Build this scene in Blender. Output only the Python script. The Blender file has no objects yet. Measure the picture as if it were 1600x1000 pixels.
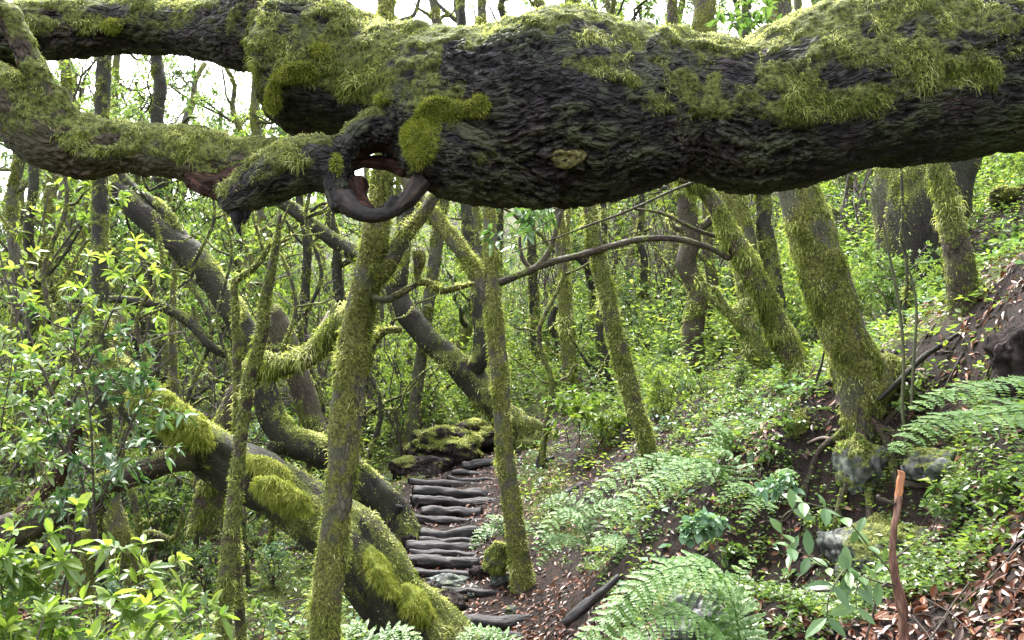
import bpy, math, random
import numpy as np

# ---------------------------------------------------------------- camera, sky, sun, exposure
R = math.radians
SC = bpy.context.scene
COL = SC.collection
LENS = 28.0
F = 1600 * LENS / 36.0
CAM = np.array((0.0, 0.0, 1.6))
PITCH = R(6.9)
cam_data = bpy.data.cameras.new('camera')
cam_data.lens = LENS
cam_data.sensor_width = 36.0
cam_data.clip_start = 0.05
cam_data.clip_end = 2000.0
cam = bpy.data.objects.new('camera', cam_data)
COL.objects.link(cam)
cam.location = CAM
cam.rotation_euler = (R(90) + PITCH, 0, 0)
SC.camera = cam

SUN_EL, SUN_AZ = R(62), R(-20)          # overcast: a broad soft light from high up beyond the log
world = bpy.data.worlds.new('World')
SC.world = world
world.use_nodes = True
wn = world.node_tree.nodes
wl = world.node_tree.links
bg = wn['Background']
sky = wn.new('ShaderNodeTexSky')
sky.sky_type = 'NISHITA'
sky.sun_disc = False
sky.sun_elevation = SUN_EL
sky.sun_rotation = SUN_AZ
sky.dust_density = 4.0
hs = wn.new('ShaderNodeHueSaturation')   # cloud cover takes most of the blue away
hs.inputs['Saturation'].default_value = 0.22
hs.inputs['Value'].default_value = 1.0
wl.new(sky.outputs[0], hs.inputs['Color'])
wl.new(hs.outputs[0], bg.inputs['Color'])
bg.inputs['Strength'].default_value = 0.15

sun_data = bpy.data.lights.new('sun', 'SUN')
sun_data.energy = 1.5
sun_data.angle = R(22)
sun_data.color = (1.0, 0.965, 0.9)
sun = bpy.data.objects.new('sun', sun_data)
COL.objects.link(sun)
_sd = np.array((math.sin(SUN_AZ) * math.cos(SUN_EL), math.cos(SUN_AZ) * math.cos(SUN_EL), math.sin(SUN_EL)))
from mathutils import Vector
sun.rotation_euler = Vector(_sd).to_track_quat('Z', 'Y').to_euler()
sun.location = (0, 0, 60)

SC.view_settings.view_transform = 'Standard'
SC.view_settings.look = 'None'
SC.view_settings.gamma = 1.0
SC.view_settings.exposure = 2.95
SC.render.engine = 'CYCLES'
SC.cycles.max_bounces = 6
SC.cycles.diffuse_bounces = 3
SC.cycles.glossy_bounces = 2
SC.cycles.transmission_bounces = 3
SC.cycles.use_denoising = True

# ---------------------------------------------------------------- helpers: pixels, noise, meshes
CP, SP = math.cos(PITCH), math.sin(PITCH)

def ray(px, py):
    a = (px - 800.0) / F
    b = (500.0 - py) / F
    return np.array((a, CP - b * SP, SP + b * CP))

def P(px, py, d):
    """point at photograph coordinates (1600 wide) and distance d in front of the camera; second value: metres per pixel there"""
    v = ray(px, py)
    t = d / v[1]
    return CAM + v * t, t / F

def project(p):
    q = np.asarray(p) - CAM
    f = q[..., 1] * CP + q[..., 2] * SP
    u = -q[..., 1] * SP + q[..., 2] * CP
    return 800 + F * q[..., 0] / f, 500 - F * u / f, f

def _h(ix, iy, iz, seed):
    h = (ix.astype(np.uint32) * np.uint32(374761393) + iy.astype(np.uint32) * np.uint32(668265263)
         + iz.astype(np.uint32) * np.uint32(2147483647 - 58) + np.uint32(seed * 144665 + 1013))
    h = (h ^ (h >> np.uint32(13))) * np.uint32(1274126177)
    h = h ^ (h >> np.uint32(16))
    return (h & np.uint32(0xFFFFFF)).astype(np.float64) / 8388607.5 - 1.0

def vnoise(p, seed=0):
    p = np.asarray(p, float)
    i = np.floor(p).astype(np.int64)
    f = p - i
    u = f * f * f * (f * (f * 6 - 15) + 10)
    x, y, z = i[:, 0], i[:, 1], i[:, 2]
    r = 0
    for dx in (0, 1):
        wx = u[:, 0] if dx else 1 - u[:, 0]
        for dy in (0, 1):
            wy = u[:, 1] if dy else 1 - u[:, 1]
            for dz in (0, 1):
                wz = u[:, 2] if dz else 1 - u[:, 2]
                r = r + wx * wy * wz * _h(x + dx, y + dy, z + dz, seed)
    return r

def fbm(p, octv=4, seed=0, gain=0.5):
    p = np.asarray(p, float)
    a, s, r = 1.0, 0.0, 0
    for k in range(octv):
        r = r + a * vnoise(p * (2.03 ** k) + 17.3 * k, seed + k)
        s += a
        a *= gain
    return r / s * 1.5

def sstep(a, b, x):
    t = np.clip((x - a) / (b - a), 0, 1)
    return t * t * (3 - 2 * t)

def norm(v):
    return v / np.maximum(np.linalg.norm(v, axis=-1, keepdims=True), 1e-9)

def spline(pts, n):
    pts = np.asarray(pts, float)
    if len(pts) == 2:
        t = np.linspace(0, 1, n)[:, None]
        return pts[0] * (1 - t) + pts[1] * t
    seg = np.linalg.norm(np.diff(pts[:, :3], axis=0), axis=1)
    s = np.concatenate(([0], np.cumsum(seg)))
    q = np.vstack((2 * pts[0] - pts[1], pts, 2 * pts[-1] - pts[-2]))
    t = np.linspace(0, s[-1], n)
    k = np.clip(np.searchsorted(s, t, side='right') - 1, 0, len(pts) - 2)
    u = ((t - s[k]) / np.maximum(seg[k], 1e-9))[:, None]
    a, b, c, d = q[k], q[k + 1], q[k + 2], q[k + 3]
    return 0.5 * (2 * b + (c - a) * u + (2 * a - 5 * b + 4 * c - d) * u ** 2 + (3 * b - a - 3 * c + d) * u ** 3)

class MB:
    """collects verts, quads, tris and per-vertex attributes; build() links ONE mesh object"""
    def __init__(self):
        self.v, self.q, self.t, self.n = [], [], [], 0
        self.a = {}
    def add(self, v, q=None, t=None, **attrs):
        v = np.asarray(v, float).reshape(-1, 3)
        self.v.append(v)
        if q is not None and len(q):
            self.q.append(np.asarray(q, int).reshape(-1, 4) + self.n)
        if t is not None and len(t):
            self.t.append(np.asarray(t, int).reshape(-1, 3) + self.n)
        for k, x in attrs.items():
            x = np.asarray(x, float)
            if x.ndim == 0:
                x = np.full(len(v), float(x))
            self.a.setdefault(k, []).append((self.n, x))
        self.n += len(v)
        return self
    def mesh(self, name, origin=(0, 0, 0), smooth=True):
        v = np.vstack(self.v) - np.asarray(origin, float)
        q = np.vstack(self.q) if self.q else np.zeros((0, 4), int)
        t = np.vstack(self.t) if self.t else np.zeros((0, 3), int)
        me = bpy.data.meshes.new(name)
        me.vertices.add(len(v))
        me.vertices.foreach_set('co', v.astype(np.float32).ravel())
        loops = np.concatenate((q.ravel(), t.ravel())).astype(np.int32)
        me.loops.add(len(loops))
        me.loops.foreach_set('vertex_index', loops)
        me.polygons.add(len(q) + len(t))
        st = np.concatenate((np.arange(len(q)) * 4, len(q) * 4 + np.arange(len(t)) * 3)).astype(np.int32)
        me.polygons.foreach_set('loop_start', st)
        me.polygons.foreach_set('use_smooth', np.full(len(st), smooth, bool))
        for k, parts in self.a.items():
            dim = 3 if parts[0][1].ndim == 2 else 1
            full = np.zeros((len(v), dim) if dim == 3 else len(v), np.float32)
            for s, x in parts:
                full[s:s + len(x)] = x
            at = me.attributes.new(k, 'FLOAT_VECTOR' if dim == 3 else 'FLOAT', 'POINT')
            at.data.foreach_set('vector' if dim == 3 else 'value', full.ravel())
        me.update(calc_edges=True)
        me.validate()
        return me
    def build(self, name, mat, parent=None, origin=(0, 0, 0), smooth=True):
        me = self.mesh(name, origin, smooth)
        me.materials.append(mat)
        o = bpy.data.objects.new(name, me)
        COL.objects.link(o)
        if parent is not None:
            o.parent = parent
        else:
            o.location = origin
        return o

def tag(o, label=None, cat=None, group=None, kind=None):
    if label: o['label'] = label
    if cat: o['category'] = cat
    if group: o['group'] = group
    if kind: o['kind'] = kind
    return o

def thing(name, label, cat, loc, group=None):
    o = bpy.data.objects.new(name, None)
    o.empty_display_size = 0.1
    COL.objects.link(o)
    o.location = loc
    return tag(o, label, cat, group)

def copy_thing(o, parent=None):
    c = o.copy()
    COL.objects.link(c)
    c.parent = parent
    for ch in list(o.children):
        copy_thing(ch, c)
    return c

def frames(pts):
    T = norm(np.gradient(pts, axis=0))
    n = np.zeros_like(pts)
    ref = np.array((0, 0, 1.0)) if abs(T[0][2]) < 0.8 else np.array((1.0, 0, 0))
    n[0] = norm(ref - T[0] * (ref @ T[0]))
    for i in range(1, len(pts)):
        w = n[i - 1] - T[i] * (n[i - 1] @ T[i])
        n[i] = w / max(np.linalg.norm(w), 1e-9)
    return T, n, np.cross(T, n)

def sweep(sk, seg=12, lump=0.0, seed=0, cap=True, s0=0.0):
    """tube along sk (n,4: xyz and radius); returns verts, quads, tris and bark coordinates (around, around, along)"""
    pts, r = sk[:, :3], sk[:, 3]
    T, N, B = frames(pts)
    n = len(pts)
    th = np.linspace(0, 2 * np.pi, seg, endpoint=False)
    s = np.concatenate(([0], np.cumsum(np.linalg.norm(np.diff(pts, axis=0), axis=1)))) + s0
    c, sn = np.cos(th), np.sin(th)
    dirs = N[:, None, :] * c[None, :, None] + B[:, None, :] * sn[None, :, None]
    rr = np.repeat(r[:, None], seg, 1)
    bk = np.stack((rr * c[None], rr * sn[None], np.repeat(s[:, None], seg, 1)), -1)
    if lump:
        q = np.stack((np.repeat(c[None] * 1.1, n, 0), np.repeat(sn[None] * 1.1, n, 0), np.repeat((s / max(r.mean() * 3, 1e-3))[:, None], seg, 1)), -1).reshape(-1, 3)
        rr = rr * (1 + lump * fbm(q, 3, seed).reshape(n, seg))
    v = pts[:, None, :] + dirs * rr[:, :, None]
    i = np.arange(n - 1)[:, None] * seg
    j = np.arange(seg)[None]
    k = (np.arange(seg)[None] + 1) % seg
    q = np.stack((i + j, i + k, i + seg + k, i + seg + j), -1).reshape(-1, 4)
    v = v.reshape(-1, 3)
    bk = bk.reshape(-1, 3)
    t = np.zeros((0, 3), int)
    if cap:
        a, b = len(v), len(v) + 1
        v = np.vstack((v, pts[0] - T[0] * r[0] * 0.3, pts[-1] + T[-1] * r[-1] * 0.3))
        bk = np.vstack((bk, (0, 0, s[0]), (0, 0, s[-1])))
        jj = np.arange(seg); kk = (jj + 1) % seg
        t = np.vstack((np.stack((kk, jj, np.full(seg, a)), -1), np.stack((jj + (n - 1) * seg, kk + (n - 1) * seg, np.full(seg, b)), -1)))
    return v, q, t, bk

def vnormals(v, q, t=None):
    nrm = np.zeros_like(v)
    if len(q):
        fn = np.cross(v[q[:, 2]] - v[q[:, 0]], v[q[:, 3]] - v[q[:, 1]])
        for c in range(4):
            np.add.at(nrm, q[:, c], fn)
    if t is not None and len(t):
        fn = np.cross(v[t[:, 1]] - v[t[:, 0]], v[t[:, 2]] - v[t[:, 0]])
        for c in range(3):
            np.add.at(nrm, t[:, c], fn)
    return norm(nrm)

def strand_geo(p, nrm, L, W, rng, out=0.6, rand=0.5, down=0.5, droop=0.7, tone=None):
    """moss: one thin bent blade per point"""
    n = len(p)
    dn = np.array((0, 0, -1.0))
    d0 = norm(nrm * out + rng.normal(0, rand, (n, 3)) + dn * down)
    d1 = norm(d0 * (1 - droop) + dn * droop + rng.normal(0, 0.15, (n, 3)))
    w = norm(np.cross(d0, rng.normal(0, 1, (n, 3)))) * (W * 0.5)[:, None]
    L = L[:, None]
    b = p - nrm * 0.004
    m = b + d0 * L * 0.5
    e = m + d1 * L * 0.5
    v = np.stack((b - w, b + w, m - w * 0.8, m + w * 0.8, e), 1).reshape(-1, 3)
    o = np.arange(n)[:, None] * 5
    q = o + np.array([[0, 1, 3, 2]])
    t = o + np.array([[2, 3, 4]])
    if tone is None:
        tone = rng.random(n)
    return v, q, t, np.repeat(tone, 5)

def sample_quads(v, q, prob, n, rng):
    """n random points on the quads, weighted by area and by the vertex weight prob"""
    a = np.linalg.norm(np.cross(v[q[:, 2]] - v[q[:, 0]], v[q[:, 3]] - v[q[:, 1]]), axis=1) * 0.5
    w = a * prob[q].mean(1)
    tot = w.sum()
    if tot <= 0 or n <= 0:
        return np.zeros(0, int), np.zeros((0, 4))
    f = rng.choice(len(q), n, p=w / tot)
    x, y = rng.random(n), rng.random(n)
    bw = np.stack(((1 - x) * (1 - y), x * (1 - y), x * y, (1 - x) * y), 1)
    return f, bw

def wsum(arr, q, f, bw):
    x = arr[q[f]]
    return (x * (bw[:, :, None] if x.ndim == 3 else bw)).sum(1)

# ---------------------------------------------------------------- materials
def new_mat(name):
    m = bpy.data.materials.new(name)
    m.use_nodes = True
    nt = m.node_tree
    for n in list(nt.nodes):
        nt.nodes.remove(n)
    out = nt.nodes.new('ShaderNodeOutputMaterial')
    return m, nt, out

def N(nt, typ, **kw):
    n = nt.nodes.new(typ)
    for k, v in kw.items():
        if k.startswith('i_'):
            n.inputs[k[2:].replace('_', ' ')].default_value = v
        elif k.startswith('n_'):
            n.inputs[int(k[2:])].default_value = v
        else:
            setattr(n, k, v)
    return n

def ramp(nt, stops, fac=None):
    n = nt.nodes.new('ShaderNodeValToRGB')
    el = n.color_ramp.elements
    while len(el) < len(stops):
        el.new(0.5)
    for e, (p, c) in zip(el, stops):
        e.position = p
        e.color = (*c, 1) if len(c) == 3 else c
    if fac is not None:
        nt.links.new(fac, n.inputs[0])
    return n

def mixc(nt, fac, a, b, mode='MIX'):
    n = nt.nodes.new('ShaderNodeMix')
    n.data_type = 'RGBA'
    n.blend_type = mode
    for s, x in ((n.inputs[0], fac), (n.inputs[6], a), (n.inputs[7], b)):
        if hasattr(x, 'node'):
            nt.links.new(x, s)
        elif isinstance(x, (int, float)):
            s.default_value = x
        else:
            s.default_value = (*x, 1)
    return n.outputs[2]

def attr(nt, name, out='Fac'):
    return N(nt, 'ShaderNodeAttribute', attribute_name=name).outputs[out]

def noise(nt, vec, scale, detail=4.0, rough=0.6):
    n = N(nt, 'ShaderNodeTexNoise')
    n.inputs['Scale'].default_value = scale
    n.inputs['Detail'].default_value = detail
    n.inputs['Roughness'].default_value = rough
    if vec is not None:
        nt.links.new(vec, n.inputs['Vector'])
    return n.outputs['Fac']

def vscale(nt, vec, s):
    n = N(nt, 'ShaderNodeVectorMath', operation='MULTIPLY')
    nt.links.new(vec, n.inputs[0])
    n.inputs[1].default_value = s
    return n.outputs[0]

def mathn(nt, op, a, b=None):
    n = N(nt, 'ShaderNodeMath', operation=op)
    for s, x in ((n.inputs[0], a), (n.inputs[1], b)):
        if x is None: continue
        if hasattr(x, 'node'): nt.links.new(x, s)
        else: s.default_value = x
    return n.outputs[0]

def bark_mat(name, dark, mid, light, algae, moss_a, moss_b, ridge=1.0, rough=0.75, spec=0.35, algae_amt=0.5, relief=False):
    m, nt, out = new_mat(name)
    bk = attr(nt, 'bk', 'Vector')
    moss = attr(nt, 'moss')
    pos = N(nt, 'ShaderNodeTexCoord').outputs['Object']
    n1 = mathn(nt, 'ADD', mathn(nt, 'MULTIPLY', noise(nt, vscale(nt, bk, (60, 60, 16)), 1.0, 7, 0.7), 0.5), mathn(nt, 'MULTIPLY', noise(nt, vscale(nt, bk, (22, 22, 5)), 1.0, 3, 0.6), 0.5))
    n2 = noise(nt, pos, 3.5, 4)
    n3 = noise(nt, pos, 60, 4, 0.7)
    # broken plates of bark: cells stretched along the limb, dark in the cracks between
    vo = N(nt, 'ShaderNodeTexVoronoi', feature='DISTANCE_TO_EDGE')
    vo.inputs['Scale'].default_value = 1.0
    wv = N(nt, 'ShaderNodeVectorMath', operation='MULTIPLY_ADD')
    nz = N(nt, 'ShaderNodeTexNoise'); nz.inputs['Scale'].default_value = 14.0; nz.inputs['Detail'].default_value = 3
    nt.links.new(bk, nz.inputs['Vector']); nt.links.new(nz.outputs['Color'], wv.inputs[0])
    wv.inputs[1].default_value = (1.6, 1.6, 1.6)
    nt.links.new(vscale(nt, bk, (46, 46, 15)), wv.inputs[2])
    nt.links.new(wv.outputs[0], vo.inputs['Vector'])
    plate = ramp(nt, [(0.0, (0, 0, 0)), (0.16, (1, 1, 1))], vo.outputs['Distance']).outputs[0]
    c = ramp(nt, [(0.36, dark), (0.52, mid), (0.66, light)], n1).outputs[0]
    c = mixc(nt, mathn(nt, 'SUBTRACT', 1.0, plate), c, dark)
    n1 = mathn(nt, 'ADD', mathn(nt, 'MULTIPLY', n1, 0.75), mathn(nt, 'MULTIPLY', plate, 0.25))
    al = ramp(nt, [(0.40, (0, 0, 0)), (0.58, (1, 1, 1))], n2).outputs[0]
    if relief:
        c = mixc(nt, ramp(nt, [(0.45, (0, 0, 0)), (0.62, (1, 1, 1))], noise(nt, pos, 2.1, 3)).outputs[0], c, mixc(nt, 1.0, c, (1.9, 1.25, 1.35), 'MULTIPLY'))
        c = mixc(nt, ramp(nt, [(0.60, (0, 0, 0)), (0.66, (0.8, 0.8, 0.8))], noise(nt, pos, 9.0, 5, 0.7)).outputs[0], c, (0.07, 0.074, 0.06))   # grey lichen flecks
    if relief:                                   # green film sits on the raised bark scales, the furrows stay black
        rv = attr(nt, 'relief')
        c = mixc(nt, ramp(nt, [(0.25, (1, 1, 1)), (0.6, (0, 0, 0))], rv).outputs[0], c, dark)
        al = mathn(nt, 'MULTIPLY', al, ramp(nt, [(0.42, (0, 0, 0)), (0.72, (1, 1, 1))], rv).outputs[0])
    c = mixc(nt, mathn(nt, 'MULTIPLY', al, algae_amt), c, algae)
    mc = mixc(nt, ramp(nt, [(0.38, (0, 0, 0)), (0.66, (1, 1, 1))], n3).outputs[0], moss_a, moss_b)
    mm = mathn(nt, 'ADD', moss, mathn(nt, 'MULTIPLY', mathn(nt, 'SUBTRACT', noise(nt, pos, 22, 5, 0.7), 0.5), 0.9))
    mf = ramp(nt, [(0.30, (0, 0, 0)), (0.55, (1, 1, 1))], mm).outputs[0]
    c = mixc(nt, mf, c, mc)
    b = N(nt, 'ShaderNodeBsdfPrincipled')
    nt.links.new(c, b.inputs['Base Color'])
    b.inputs['Specular IOR Level'].default_value = spec
    rr = ramp(nt, [(0, (rough,) * 3), (1, (0.95,) * 3)], mf).outputs[0]
    nt.links.new(rr, b.inputs['Roughness'])
    bp = N(nt, 'ShaderNodeBump')
    bp.inputs['Strength'].default_value = 0.9
    bp.inputs['Distance'].default_value = 0.02 * ridge
    hgt = mixc(nt, mf, n1, n3)
    nt.links.new(hgt, bp.inputs['Height'])
    nt.links.new(bp.outputs[0], b.inputs['Normal'])
    nt.links.new(b.outputs[0], out.inputs[0])
    return m

def blade_mat(name, stops, trans=0.4, rough=0.6, spec=0.3, objvar=0.0):
    """moss, leaves, fern: colour from the per-blade number 'rnd'"""
    m, nt, out = new_mat(name)
    r = attr(nt, 'rnd')
    if objvar:
        oi = N(nt, 'ShaderNodeObjectInfo').outputs['Random']
        r = mathn(nt, 'ADD', mathn(nt, 'MULTIPLY', r, 1 - objvar), mathn(nt, 'MULTIPLY', oi, objvar))
    c = ramp(nt, stops, r).outputs[0]
    b = N(nt, 'ShaderNodeBsdfPrincipled')
    nt.links.new(c, b.inputs['Base Color'])
    b.inputs['Roughness'].default_value = rough
    b.inputs['Specular IOR Level'].default_value = spec
    if trans:
        tr = N(nt, 'ShaderNodeBsdfTranslucent')
        tc = mixc(nt, 1.0, c, (1.3, 1.32, 0.7), 'MULTIPLY')
        nt.links.new(tc, tr.inputs[0])
        mx = N(nt, 'ShaderNodeMixShader')
        mx.inputs[0].default_value = trans
        nt.links.new(b.outputs[0], mx.inputs[1])
        nt.links.new(tr.outputs[0], mx.inputs[2])
        nt.links.new(mx.outputs[0], out.inputs[0])
    else:
        nt.links.new(b.outputs[0], out.inputs[0])
    return m

def plain_mat(name, stops, scale=(30, 30, 30), rough=0.7, spec=0.4, bump=0.01, use_bk=False, detail=5):
    m, nt, out = new_mat(name)
    vec = attr(nt, 'bk', 'Vector') if use_bk else N(nt, 'ShaderNodeTexCoord').outputs['Object']
    n1 = noise(nt, vscale(nt, vec, scale), 1.0, detail, 0.65)
    c = ramp(nt, stops, n1).outputs[0]
    b = N(nt, 'ShaderNodeBsdfPrincipled')
    nt.links.new(c, b.inputs['Base Color'])
    b.inputs['Roughness'].default_value = rough
    b.inputs['Specular IOR Level'].default_value = spec
    bp = N(nt, 'ShaderNodeBump')
    bp.inputs['Strength'].default_value = 0.8
    bp.inputs['Distance'].default_value = bump
    nt.links.new(n1, bp.inputs['Height'])
    nt.links.new(bp.outputs[0], b.inputs['Normal'])
    nt.links.new(b.outputs[0], out.inputs[0])
    return m

MOSS_D, MOSS_L = (0.022, 0.026, 0.006), (0.175, 0.20, 0.05)
M = {}
M['bark_black'] = bark_mat('bark_black', (0.0025, 0.002, 0.0025), (0.014, 0.011, 0.013), (0.055, 0.046, 0.056), (0.062, 0.075, 0.032), MOSS_D, MOSS_L, 1.9, 0.62, 0.3, 0.75, True)
M['bark_dark'] = bark_mat('bark_dark', (0.005, 0.004, 0.003), (0.018, 0.014, 0.011), (0.05, 0.038, 0.030), (0.030, 0.036, 0.015), MOSS_D, MOSS_L, 1.0, 0.75, 0.3, 0.5)
M['bark_brown'] = bark_mat('bark_brown', (0.012, 0.008, 0.006), (0.05, 0.032, 0.023), (0.12, 0.08, 0.06), (0.06, 0.065, 0.028), MOSS_D, MOSS_L, 1.0, 0.7, 0.3, 0.4)
M['bark_grey'] = bark_mat('bark_grey', (0.02, 0.017, 0.013), (0.07, 0.06, 0.048), (0.14, 0.125, 0.105), (0.08, 0.09, 0.04), (0.03, 0.034, 0.008), (0.19, 0.19, 0.05), 0.8, 0.75, 0.3, 0.5)
M['moss'] = blade_mat('moss_blades', [(0, (0.04, 0.055, 0.008)), (0.35, (0.115, 0.155, 0.022)), (0.7, (0.27, 0.31, 0.075)), (1, (0.50, 0.51, 0.25))], 0.35, 0.7, 0.2)
M['moss_bright'] = blade_mat('bright_moss_blades', [(0, (0.06, 0.085, 0.010)), (0.5, (0.20, 0.235, 0.03)), (1, (0.37, 0.38, 0.10))], 0.35, 0.7, 0.2)
M['leaf'] = blade_mat('laurel_leaf', [(0, (0.035, 0.08, 0.026)), (0.45, (0.10, 0.165, 0.048)), (0.8, (0.18, 0.255, 0.075)), (1, (0.30, 0.34, 0.10))], 0.48, 0.30, 0.6, 0.25)
M['leaf_bright'] = blade_mat('young_leaf', [(0, (0.07, 0.13, 0.032)), (0.5, (0.17, 0.245, 0.055)), (1, (0.32, 0.37, 0.085))], 0.5, 0.34, 0.5, 0.15)
M['leaf_young'] = blade_mat('fresh_leaf', [(0, (0.075, 0.14, 0.03)), (0.5, (0.18, 0.26, 0.05)), (1, (0.38, 0.42, 0.09))], 0.52, 0.32, 0.5)
M['leaf_blue'] = blade_mat('glossy_leaf', [(0, (0.04, 0.10, 0.04)), (0.6, (0.10, 0.18, 0.06)), (1, (0.19, 0.27, 0.08))], 0.3, 0.24, 0.65, 0.15)
M['leaf_grey'] = blade_mat('grey_green_leaf', [(0, (0.09, 0.19, 0.10)), (1, (0.22, 0.34, 0.22))], 0.3, 0.4, 0.5)
M['fern'] = blade_mat('fern_frond', [(0, (0.045, 0.105, 0.022)), (0.6, (0.10, 0.195, 0.046)), (1, (0.19, 0.285, 0.085))], 0.4, 0.45, 0.4)
M['litter'] = blade_mat('fallen_leaf', [(0, (0.022, 0.009, 0.006)), (0.45, (0.085, 0.028, 0.013)), (0.8, (0.18, 0.062, 0.028)), (1, (0.28, 0.165, 0.11))], 0.1, 0.42, 0.5)
M['stem'] = plain_mat('stem_green', [(0.3, (0.03, 0.035, 0.014)), (0.7, (0.08, 0.085, 0.035))], (20, 20, 20), 0.6)
M['twig'] = plain_mat('twig_brown', [(0.3, (0.018, 0.013, 0.010)), (0.7, (0.07, 0.052, 0.04))], (30, 30, 30), 0.7)
M['step_log'] = plain_mat('wet_step_log', [(0.36, (0.003, 0.0024, 0.0024)), (0.52, (0.018, 0.015, 0.016)), (0.68, (0.075, 0.066, 0.068))], (34, 34, 6), 0.58, 0.32, 0.02, True)
M['dead_red'] = plain_mat('rotten_red_wood', [(0.34, (0.008, 0.004, 0.003)), (0.52, (0.032, 0.014, 0.010)), (0.70, (0.115, 0.055, 0.038))], (60, 60, 10), 0.75, 0.2, 0.02, True)
M['dead_pale'] = plain_mat('pale_dead_wood', [(0.3, (0.09, 0.06, 0.045)), (0.6, (0.26, 0.20, 0.165)), (0.8, (0.42, 0.36, 0.31))], (40, 40, 6), 0.6, 0.35, 0.008, True)
M['lip'] = plain_mat('smooth_dark_lip', [(0.36, (0.003, 0.0025, 0.0025)), (0.52, (0.011, 0.008, 0.0075)), (0.68, (0.055, 0.032, 0.022))], (34, 34, 6), 0.6, 0.25, 0.01, True)
M['stick_wood'] = plain_mat('weathered_red_stick', [(0.34, (0.035, 0.016, 0.011)), (0.52, (0.13, 0.062, 0.043)), (0.68, (0.30, 0.19, 0.15))], (60, 60, 9), 0.65, 0.3, 0.012, True)
M['raw_orange'] = plain_mat('raw_orange_wood', [(0.35, (0.22, 0.08, 0.035)), (0.65, (0.50, 0.24, 0.12))], (60, 60, 12), 0.6, 0.3, 0.006, True)
M['scar'] = plain_mat('lichened_cut_wood', [(0.38, (0.02, 0.017, 0.008)), (0.5, (0.12, 0.105, 0.04)), (0.66, (0.27, 0.25, 0.12))], (45, 45, 45), 0.8, 0.2, 0.01)
# ---------------------------------------------------------------- the ground
# spots read off the photograph (x, y, metres away), then world points beyond it
_G = [(800,985,6.3),(800,1000,6.0),(700,905,7.5),(700,857,8.1),(705,820,8.7),(708,785,9.3),(712,757,9.9),(735,742,10.5),(745,728,11.0),(800,695,12.2),(860,690,11.5),
 (900,950,5.8),(850,930,6.6),(900,900,6.9),(960,890,5.6),(1000,1000,3.7),(1100,960,3.8),(1250,980,3.25),(1400,900,3.5),(1600,1000,2.8),(1570,525,4.1),
 (1340,650,4.9),(1250,635,5.6),(1000,830,5.7),(1055,795,6.0),(1150,700,6.2),(1015,712,7.6),(940,740,8.6),(880,780,8.2),(900,690,10.5),(1000,650,10.2),(1100,600,9.6),
 (1260,600,6.5),(1500,490,7.0),(1440,482,8.6),(1600,430,7.5),(1540,335,9.0),(1600,305,9.4),(1480,470,8.8),(1300,450,13),(1100,505,15),(1000,450,22),(800,560,19),(900,350,36),(1300,250,32),(1600,160,32),
 (640,800,9.0),(600,855,8.0),(480,930,7.2),(400,900,8.5),(300,830,11),(100,830,11),(0,900,8),(300,1000,6.2),(100,1000,5.6),(300,740,15),(100,720,17),(450,650,17),(300,600,24),
 (650,600,20),(100,570,30),(500,470,38),(150,450,45),(1230,672,5.15),(1300,668,4.92),(1380,668,4.78),(1440,645,4.6),(1520,620,4.35),(1230,785,4.98),(1300,795,4.76),(1380,785,4.6),(1450,765,4.42)]
_W = [(-40,20,1),(-45,60,12),(0,70,24),(50,70,34),(45,20,14),(-30,-8,-1),(25,-8,6),(0,-12,0.2),(0,0,0),(0,3,0),(0.25,4.8,0),(-0.6,5.5,-0.05),(-6,2,-0.15),(-3,3.5,-0.1),(2.2,1.0,0.9),(5,0,2.3),(1.0,1.5,0.25),(3.4,2.6,2.1)]
_pts = np.array([list(P(*g)[0]) for g in _G] + [list(w) for w in _W])
_xy, _z = _pts[:, :2], _pts[:, 2]

def _tps(r2):
    return 0.5 * r2 * np.log(r2 + 1e-9)
_n = len(_pts)
_A = np.zeros((_n + 3, _n + 3))
_A[:_n, :_n] = _tps(((_xy[:, None] - _xy[None]) ** 2).sum(-1)) + np.eye(_n) * 0.002
_A[:_n, _n] = 1; _A[:_n, _n + 1:] = _xy
_A[_n, :_n] = 1; _A[_n + 1:, :_n] = _xy.T
_coef = np.linalg.solve(_A, np.concatenate((_z, (0, 0, 0))))

def ground(x, y):
    x = np.asarray(x, float); y = np.asarray(y, float)
    sh = x.shape
    p = np.stack((x.ravel(), y.ravel()), -1)
    out = np.empty(len(p))
    for i in range(0, len(p), 20000):
        c = p[i:i + 20000]
        out[i:i + 20000] = _tps(((c[:, None] - _xy[None]) ** 2).sum(-1)) @ _coef[:_n] + _coef[_n] + c @ _coef[_n + 1:]
    p3 = np.concatenate((p, np.zeros((len(p), 1))), 1)
    r = np.hypot(p[:, 0], p[:, 1])
    pathd = np.abs(p[:, 0] - np.interp(p[:, 1], [0, 6.6, 8, 10, 10.7, 12, 13], [0, 0, -.55, -.72, -.5, 0, .4]))
    amp = 0.25 + 0.75 * sstep(0.4, 1.0, pathd)
    out += amp * (0.09 * fbm(p3 * 1.4, 4, 5) + 0.055 * fbm(p3 * 4.5, 4, 9)) * (1 + sstep(12, 40, r) * 3)
    return out.reshape(sh)

def hit(px, py, dmin=2.2, dmax=70):
    """where the line of sight through a spot of the photograph meets the ground: point and distance"""
    d = np.exp(np.linspace(math.log(dmin), math.log(dmax), 900))
    v = ray(px, py)
    q = CAM + v[None] * (d / v[1])[:, None]
    below = q[:, 2] < ground(q[:, 0], q[:, 1])
    if not below.any():
        return None, None
    k = int(np.argmax(below))
    x, y = q[k, 0], q[k, 1]
    return np.array((x, y, float(ground(np.array([x]), np.array([y]))[0]))), d[k]

def g1(x, y):
    return float(ground(np.array([float(x)]), np.array([float(y)]))[0])

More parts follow.
